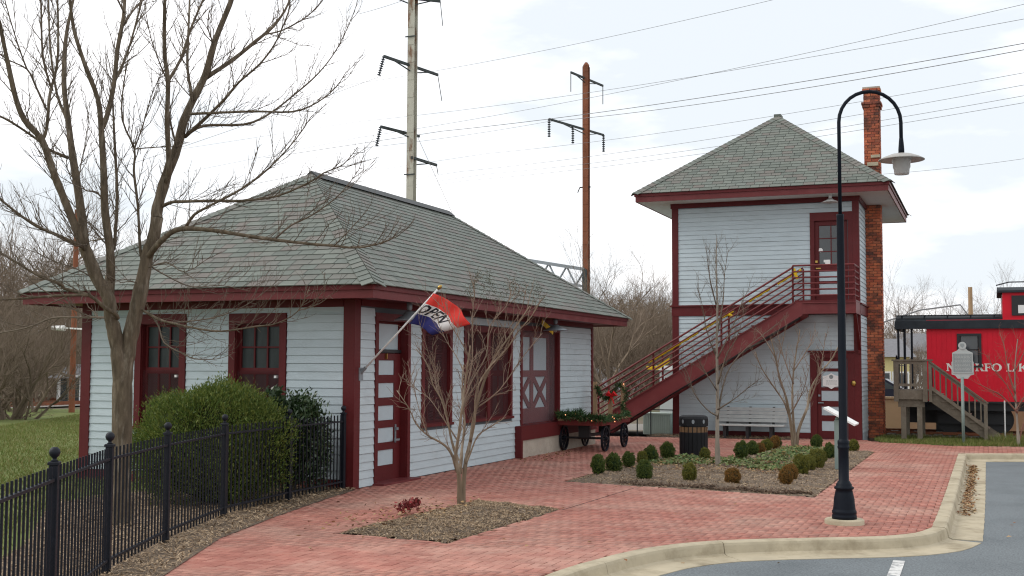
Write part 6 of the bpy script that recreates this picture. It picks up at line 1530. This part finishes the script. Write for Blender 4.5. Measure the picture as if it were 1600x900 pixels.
def arm(q, px, py, l, r_, ins_l=None, ins_r=None, zt_=None, up_=.35):
    (ul, vl), (ur, vr) = l, r_; z = zt_; A_, B_ = g(ul, vl, z), g(ur, vr, z)
    c = Vector((px, py, z)); dA = A_-c; dA.z = 0; dB = B_-c; dB.z = 0; A_ = c+dA; B_ = c+dB
    part('cross_arm', q, m_arm, lambda w: (w.bar(A_, B_, .10, .13)))
    part('arm_brace', q, m_arm, lambda w: (w.bar(A_+(c-A_)*.25, c+Vector((0, 0, -up_)), .05)))
    part('arm_brace', q, m_arm, lambda w: (w.bar(B_+(c-B_)*.25, c+Vector((0, 0, -up_)), .05)))
    return A_, B_
q1, x1_, y1_, zt1 = cat_pole('tall pale peeling steel catenary pole behind the station house roof', 641, 480, 646, -60, 60, .38, m_rustw)
A1, B1 = arm(q1, x1_, y1_, (600, 88), (684, 117), zt_=vz(103, x1_, y1_)); insulator(q1, A1, (-.35, .1, -1), 9, 1.0); part('hanger', q1, m_arm, lambda w: w.tube([B1, B1+Vector((.25, 0, -1.4))], .02, 5))
A2, B2 = arm(q1, x1_, y1_, (595, 198), (655, 213), zt_=vz(206, x1_, y1_)); insulator(q1, A2, (-.3, .1, -1), 9, 1.0)
A3, B3 = arm(q1, x1_, y1_, (643, 246), (682, 258), zt_=vz(248, x1_, y1_)); part('hanger', q1, m_arm, lambda w: w.tube([B3, B3+Vector((.1, 0, -.5))], .02, 5))
A3b, B3b = arm(q1, x1_, y1_, (596, -8), (688, 2), zt_=vz(-2, x1_, y1_)); part('hanger', q1, m_arm, lambda w: w.tube([B3b, B3b+Vector((.15, 0, -1.3))], .02, 5))
for z in (vz(60, x1_, y1_), vz(275, x1_, y1_)): part('step_bracket', q1, m_arm, lambda w: w.box(x1_-.3, y1_-.25, z, x1_+.3, y1_-.22, z+.06))
q2, x2_, y2_, zt2 = cat_pole('shorter rust red steel catenary pole between the two buildings', 916, 480, 917, 104, 80, .40, m_rust)
A4, B4 = arm(q2, x2_, y2_, (892, 113), (942, 134), zt_=vz(122, x2_, y2_)); part('hanger', q2, m_arm, lambda w: w.tube([A4, A4+Vector((0, 0, -1.3))], .03, 5)); part('hanger', q2, m_arm, lambda w: w.tube([B4, B4+Vector((0, 0, -1.3))], .03, 5))
A5, B5 = arm(q2, x2_, y2_, (858, 186), (943, 211), zt_=vz(202, x2_, y2_)); insulator(q2, A5, (0, 0, -1), 8, 1.2); insulator(q2, A5+(B5-A5)*.42, (0, 0, -1), 8, 1.2); insulator(q2, B5, (0, 0, -1), 8, 1.2)
part('step_bracket', q2, m_arm, lambda w: (w.bar((x2_-.45, y2_, vz(292, x2_, y2_)), (x2_+.3, y2_, vz(292, x2_, y2_)), .08), w.bar((x2_-.45, y2_, vz(292, x2_, y2_)), (x2_-.6, y2_, vz(300, x2_, y2_)), .05)))
part('cap', q2, m_rust, lambda w: w.lathe([(.22, zt2), (.22, zt2+.1), (.08, zt2+.3), (0, zt2+.3)], 8, (x2_, y2_)))
tb_ = thing('signal_truss', 'grey steel lattice beam running from the rust red pole behind the roof', 'truss', (x2_-3, y2_, 8))
tl, tr_ = dep(790, 401, 84), dep(914, 421, 80); dn = Vector((0, 0, -1.15))
part('chord', tb_, m_galv, lambda w: w.bar(tl, tr_, .28, .22)); part('chord', tb_, m_galv, lambda w: w.bar(tl+dn, tr_+dn, .2, .16))
for k in range(9):
    a = tl+(tr_-tl)*k/9; b = tl+(tr_-tl)*(k+1)/9
    part('lattice_bar', tb_, m_galv, lambda w: w.bar(a if k % 2 else a+dn, b+dn if k % 2 else b, .09))
part('support', tb_, m_arm, lambda w: w.box(tr_.x-.15, tr_.y-.15, -.24, tr_.x+.15, tr_.y+.15, tr_.z))
WIRES = [((560, 130), 75, (1240, -8), 48), ((560, 215), 78, (1620, 2), 42), ((560, 190), 78, (1620, 26), 42), ((560, 232), 70, (856, 190), 80), ((856, 190), 80, (1620, 74), 44), ((690, 205), 74, (1620, 64), 44), ((760, 240), 82, (1620, 110), 46), ((720, 268), 82, (1620, 129), 46), ((760, 272), 84, (1620, 146), 46), ((730, 282), 84, (1620, 157), 46), ((1380, 272), 70, (1620, 245), 60), ((0, 322), 58, (598, 118), 60), ((300, 305), 58, (592, 246), 60), ((560, 22), 56, (640, -3), 60)]
WL_ = ['topmost thin overhead wire leaving the top of the picture', 'overhead wire ending highest at the right edge', 'second highest overhead wire at the right edge', 'overhead wire from behind the bare tree to the rust red pole', 'thick dark overhead wire rising from the rust red pole', 'overhead wire just above the thick dark one', 'upper wire of the pair passing below the arm of the rust red pole', 'lower wire of the pair passing over the tower chimney', 'overhead wire crossing just under the lamp arm', 'lowest overhead wire crossing the tower roof tip', 'faint single wire right of the hanging lamp shade', 'overhead wire from the left edge to the upper insulator of the pale pole', 'overhead wire through the tree to the lower insulator of the pale pole', 'short wire leaving the top of the pale pole']
for ((u0, v0), D0_, (u1, v1), D1_), lab in zip(WIRES, WL_):
    a, b = dep(u0, v0, D0_), dep(u1, v1, D1_); n = 16; pts = [a+(b-a)*(i/n)+Vector((0, 0, -.45*4*max(0, (i/n)*(1-i/n))*(b-a).length/60)) for i in range(-10 if 500 < u0 < 800 and u1 > 1000 else 0, n+1+(14 if u1 > 1000 else 0))]
    o = MB().tube(pts, .015 if 'thick' in lab else .009, 4, cap=False).build('overhead_wire', m_wire); tag(o, lab, 'wire', 'overhead wires')
gw = MB().tube([(x1_, y1_, vz(195, x1_, y1_)), dep(712, 345, 62)], .012, 4).build('guy_wire', m_wire); tag(gw, 'thin slanting guy wire from the pale pole down behind the roof ridge', 'wire')
# far left rusty pole with lamp, utility poles
def simple_pole(label, u, vb, vt_, D, r, mat, name='utility_pole'):
    b = dep(u, vb, D); q = thing(name, label, 'pole', (b.x, b.y, -.24)); zt_ = vz(vt_, b.x, b.y); part('shaft', q, mat, lambda w: w.tube([(b.x, b.y, -.24), (b.x, b.y, zt_)], [r, r*.8], 8)); return q, b, zt_
q, b, _ = simple_pole('rust brown pole standing left of the station house gable', 112, 640, 330, 48, .12, m_rust); z = vz(515, b.x, b.y); part('side_lamp', q, m_white, lambda w: (w.tube([(b.x-.9, b.y-.2, z), (b.x-.3, b.y-.2, z-.02)], [.09, .12], 8), w.bar((b.x-.4, b.y-.2, z), (b.x+.6, b.y-.2, z-.05), .06)))
q, b, zt_ = simple_pole('tan wooden utility pole above the caboose roof', 1519, 600, 446, 75, .16, m_tan); part('tie_wire', q, m_wire, lambda w: w.tube([(b.x, b.y, zt_-2), (b.x-.6, b.y, zt_-1.1), (b.x-3, b.y, zt_-1.4), (b.x-6, b.y, zt_-2.4)], .05, 5))
# main line beyond the station house
sheet('railway_bed', [(-52, 20), (-42, 20), (-42, 130), (-52, 130)], -.16, m_ballast)
for x, lab in ((-43.5, 'main line rail nearest the lawn'), (-45, 'second main line rail from the lawn'), (-47.5, 'third main line rail from the lawn'), (-49, 'main line rail farthest from the lawn')): tag(MB().box(x-.04, 20, -.16, x+.04, 130, .02).build('rail', m_rust), lab, 'rail', 'main line rails')
# ------------------------------------------------------------------ houses beyond
def house(label, u0, u1, vb, ve, vr, D, wm, wn=2, ridge='x', rm=None):
    a, b = dep(u0, vb, D), dep(u1, vb, D); W = (b-a).length; c = (a+b)/2; ze, zr = CH+(566-ve)*D/CF, CH+(566-vr)*D/CF; z0 = min(-.24, CH+(566-vb)*D/CF)
    ang = CYAW; h = thing('house', label, 'house', (c.x, c.y, z0), rotz=ang, local=True); dpt = max(6, W*.7)
    w_ = MB(); w_.box(-W/2, 0, 0, W/2, dpt, ze-z0)
    if ridge == 'y': w_.prism([(-W/2, .0, ze-z0), (W/2, .0, ze-z0), (0, .0, zr-z0)], (0, dpt, 0))
    w_.build('wall', wm, h)
    r = MB(); o = .4
    if ridge == 'x': r.prism([(-W/2-o, -o, ze-z0-.1), (-W/2-o, dpt/2, zr-z0), (-W/2-o, dpt+o, ze-z0-.1), (-W/2-o, dpt/2, zr-z0-.25)], (W+2*o, 0, 0))
    else: r.prism([(-W/2-o, -o, ze-z0-.25), (0, -o, zr-z0), (W/2+o, -o, ze-z0-.25), (W/2+o, -o, ze-z0-.05), (0, -o, zr-z0+.22), (-W/2-o, -o, ze-z0-.05)], (0, dpt+2*o, 0))
    r.build('roof', rm or m_house_r, h)
    for k in range(wn):
        x = -W/2+W*(k+.5)/wn; zz_ = (ze-z0)*.55; q = part('window', h, m_white, lambda w: w.box(x-.6, -.05, zz_-.75, x+.6, -.001, zz_+.75)); part('pane', q, m_glass, lambda w: w.box(x-.48, -.06, zz_-.63, x+.48, -.051, zz_+.63))
    return h
house('pale yellow house seen between the chimney and the caboose', 1366, 1422, 640, 548, 520, 85, m_house_y, 2)
house('small grey roofed house above the caboose deck', 1420, 1458, 600, 540, 512, 120, m_house_w, 2)
house('white house with grey roof seen low past the stair foot', 926, 992, 690, 600, 568, 72, m_house_w, 3)
house('white outbuilding behind the rail at the left of the station house', 88, 130, 632, 585, 566, 62, m_shedw, 1)
house('distant white house among the trees above the stair', 940, 975, 600, 545, 525, 130, m_house_w, 2)
# ------------------------------------------------------------------ wooded rise and bare trees
hx = np.linspace(-260, 200, 60); hy = np.linspace(95, 420, 40); X, Y = np.meshgrid(hx, hy)
along = X*_R0.x+Y*_R0.y; depth_ = -X*_s+Y*_c
Z = -.6+np.clip((depth_-100)/90, 0, 1)**1.2*(4.2+2.4*np.sin(along*.021+.6)+1.6*np.sin(along*.07))*np.clip(1-(along-15)/30, .12, 1)
i = np.arange(X.size).reshape(X.shape); q_ = np.stack([i[:-1, :-1].ravel(), i[:-1, 1:].ravel(), i[1:, 1:].ravel(), i[1:, :-1].ravel()], 1)
link('hill', npmesh('hill', np.stack([X.ravel(), Y.ravel(), Z.ravel()], 1), q_, m_hill, True), kind='structure')
def hill_z(x, yy):
    al = x*_R0.x+yy*_R0.y; d = -x*_s+yy*_c
    return max(-.24, -.6+min(max((d-100)/90, 0), 1)**1.2*(4.2+2.4*math.sin(al*.021+.6)+1.6*math.sin(al*.07))*min(max(1-(al-15)/30, .12), 1))
def bare_variant(seed, H, spread, twig, stems=1, ml=6):
    rr = random.Random(seed); tm_, cm = TreeMB(), TreeMB()
    def grow(p, d, L, r, lev):
        n = 4 if lev < 3 else 3; q, dv = curve_pts(p, d, L, n, rr, .11 if lev < 2 else .16, .05); e = r*.62; (tm_ if lev < 2 else cm).limb(q, r, e, 6 if lev < 1 else 4 if lev < 3 else 3)
        if lev >= ml-1 or L < .25: return
        nk = 2 if lev == 0 else rr.choice((2, 3, 3))
        for k in range(nk): grow(q[-1], perp_dir(dv, rr, rr.uniform(.18, .55)*spread), L*rr.uniform(.62, .86), e*rr.uniform(.7, .95), lev+1)
        for k in range(2 if lev else 1):
            j = rr.randrange(1, n); grow(q[j], perp_dir(dv, rr, rr.uniform(.5, 1.0)*spread), L*rr.uniform(.4, .65), e*.6, lev+2)
    for s in range(stems): grow(Vector((rr.uniform(-.3, .3)*(stems > 1), rr.uniform(-.3, .3)*(stems > 1), 0)), Vector((rr.gauss(0, .12 if stems == 1 else .35), rr.gauss(0, .12 if stems == 1 else .35), 1)), H*.27, H*.016*twig, 0)
    return tm_.mesh('trunk', m_wood_far, norm=False), cm.mesh('crown', m_wood_far, norm=False)
VAR = [bare_variant(101, 12, 1.0, .8, 1, 7), bare_variant(102, 14, .85, .8, 1, 7), bare_variant(103, 11, 1.2, .85, 1, 7), bare_variant(104, 13, .95, .75, 1, 7)]
BRU = [bare_variant(201, 5.5, 1.15, .8, 6, 6), bare_variant(202, 5, 1.25, .8, 7, 6), bare_variant(203, 6, 1.0, .8, 5, 6)]
PALE = []
for tmesh, cmesh in VAR:
    a, b = tmesh.copy(), cmesh.copy()
    for m_ in (a, b): m_.materials.clear(); m_.materials.append(m_wood_pale)
    PALE.append((a, b))
def plant(var, u, D, s, label, group, cat='tree', name='bare_tree', z=None):
    p = dep(u, 566, D); zz_ = hill_z(p.x, p.y) if z is None else z
    t = thing(name, label, cat, (p.x, p.y, zz_-.1), group, rotz=rnd.uniform(0, 6.28), local=True); t.scale = (s, s, s*rnd.uniform(.9, 1.1))
    link('trunk', var[0], t); link('crown', var[1], t); return t
rnd.seed(31)
for k in range(20):                                  # left woods
    u = -40+k*10.5+rnd.uniform(-6, 6); plant(VAR[k % 4], u, rnd.uniform(58, 98), rnd.uniform(.85, 1.1)*(1.1 if u < 60 else .85), 'bare brown tree in the woods beyond the lawn', 'bare trees of the left woods')
for k in range(16):
    plant(BRU[k % 3], -30+k*9+rnd.uniform(-5, 5), rnd.uniform(40, 55) if k < 9 else rnd.uniform(60, 80), rnd.uniform(.75, 1.1), 'brown leafless brush at the far edge of the lawn', 'brush at the edge of the lawn', 'bush', 'bare_bush')
for k in range(34):                                  # woods between the two buildings
    u = 800+k*8.2+rnd.uniform(-6, 6); plant(VAR[k % 4], u, rnd.uniform(95, 150), rnd.uniform(.5, .8), 'bare brown tree in the woods behind the stair', 'bare trees between the two buildings')
for k in range(22):
    plant(BRU[k % 3], 905+k*7+rnd.uniform(-5, 5), rnd.uniform(62, 95), rnd.uniform(.9, 1.5), 'leafless brush behind the tower stair', 'brush behind the tower stair', 'bush', 'bare_bush')
for u, D, s in ((762, 105, 1.25), (780, 112, 1.2), (798, 118, 1.12), (748, 125, 1.2)): plant(PALE[int(u) % 4], u, D, s, 'pale bare tree showing above the station house roof slope', 'pale trees above the roof slope')
for k, (u, D, s) in enumerate(((940, 48, .62), (962, 45, .55), (985, 50, .5), (950, 55, .7))): plant(VAR[k % 4], u, D, s, ['dark bare tree behind the luggage cart', 'low dark tree behind the stakes of the cart', 'small dark tree behind the stair foot', 'taller bare tree between station house and stair'][k], None)
for k in range(20):                                  # right
    u = 1375+k*12+rnd.uniform(-6, 6); plant(PALE[k % 4] if k % 3 else VAR[k % 4], u, rnd.uniform(120, 170), rnd.uniform(.8, 1.12), 'distant bare tree behind the caboose', 'distant bare trees behind the caboose')
for k in range(8): plant(BRU[k % 3], 1372+k*10, rnd.uniform(95, 115), rnd.uniform(.8, 1.2), 'leafless brush beyond the yellow house', 'brush by the yellow house', 'bush', 'bare_bush')
# dense far wood as one mass
def far_wood(n, u0, u1, d0, d1, hm):
    mb = TreeMB(); rr = random.Random(9)
    for k in range(n):
        u = rr.uniform(u0, u1); D = rr.uniform(d0, d1); p = dep(u, 566, D); z = hill_z(p.x, p.y); H = rr.uniform(.6, 1.)*hm
        q, dv = curve_pts((p.x, p.y, z-.2), (rr.gauss(0, .08), rr.gauss(0, .08), 1), H, 3, rr, .06); mb.limb(q, .09, .03, 3)
        for j in range(9):
            i_ = rr.randrange(1, 4); q2_, _ = curve_pts(q[i_], (rr.gauss(0, .6), rr.gauss(0, .6), rr.uniform(.3, 1)), H*rr.uniform(.12, .4), 3, rr, .18); mb.limb(q2_, .035, .012, 3)
            for l in range(3): q3, _ = curve_pts(q2_[rr.randrange(1, 4)], (rr.gauss(0, .7), rr.gauss(0, .7), rr.uniform(.1, 1)), H*rr.uniform(.06, .16), 2, rr, .2); mb.limb(q3, .018, .01, 3)
    mb.build('far_wood', m_wood_far, kind='stuff', norm=False)
far_wood(330, -60, 180, 100, 170, 11); far_wood(420, 790, 1075, 120, 190, 7); far_wood(220, 1360, 1640, 140, 210, 8)
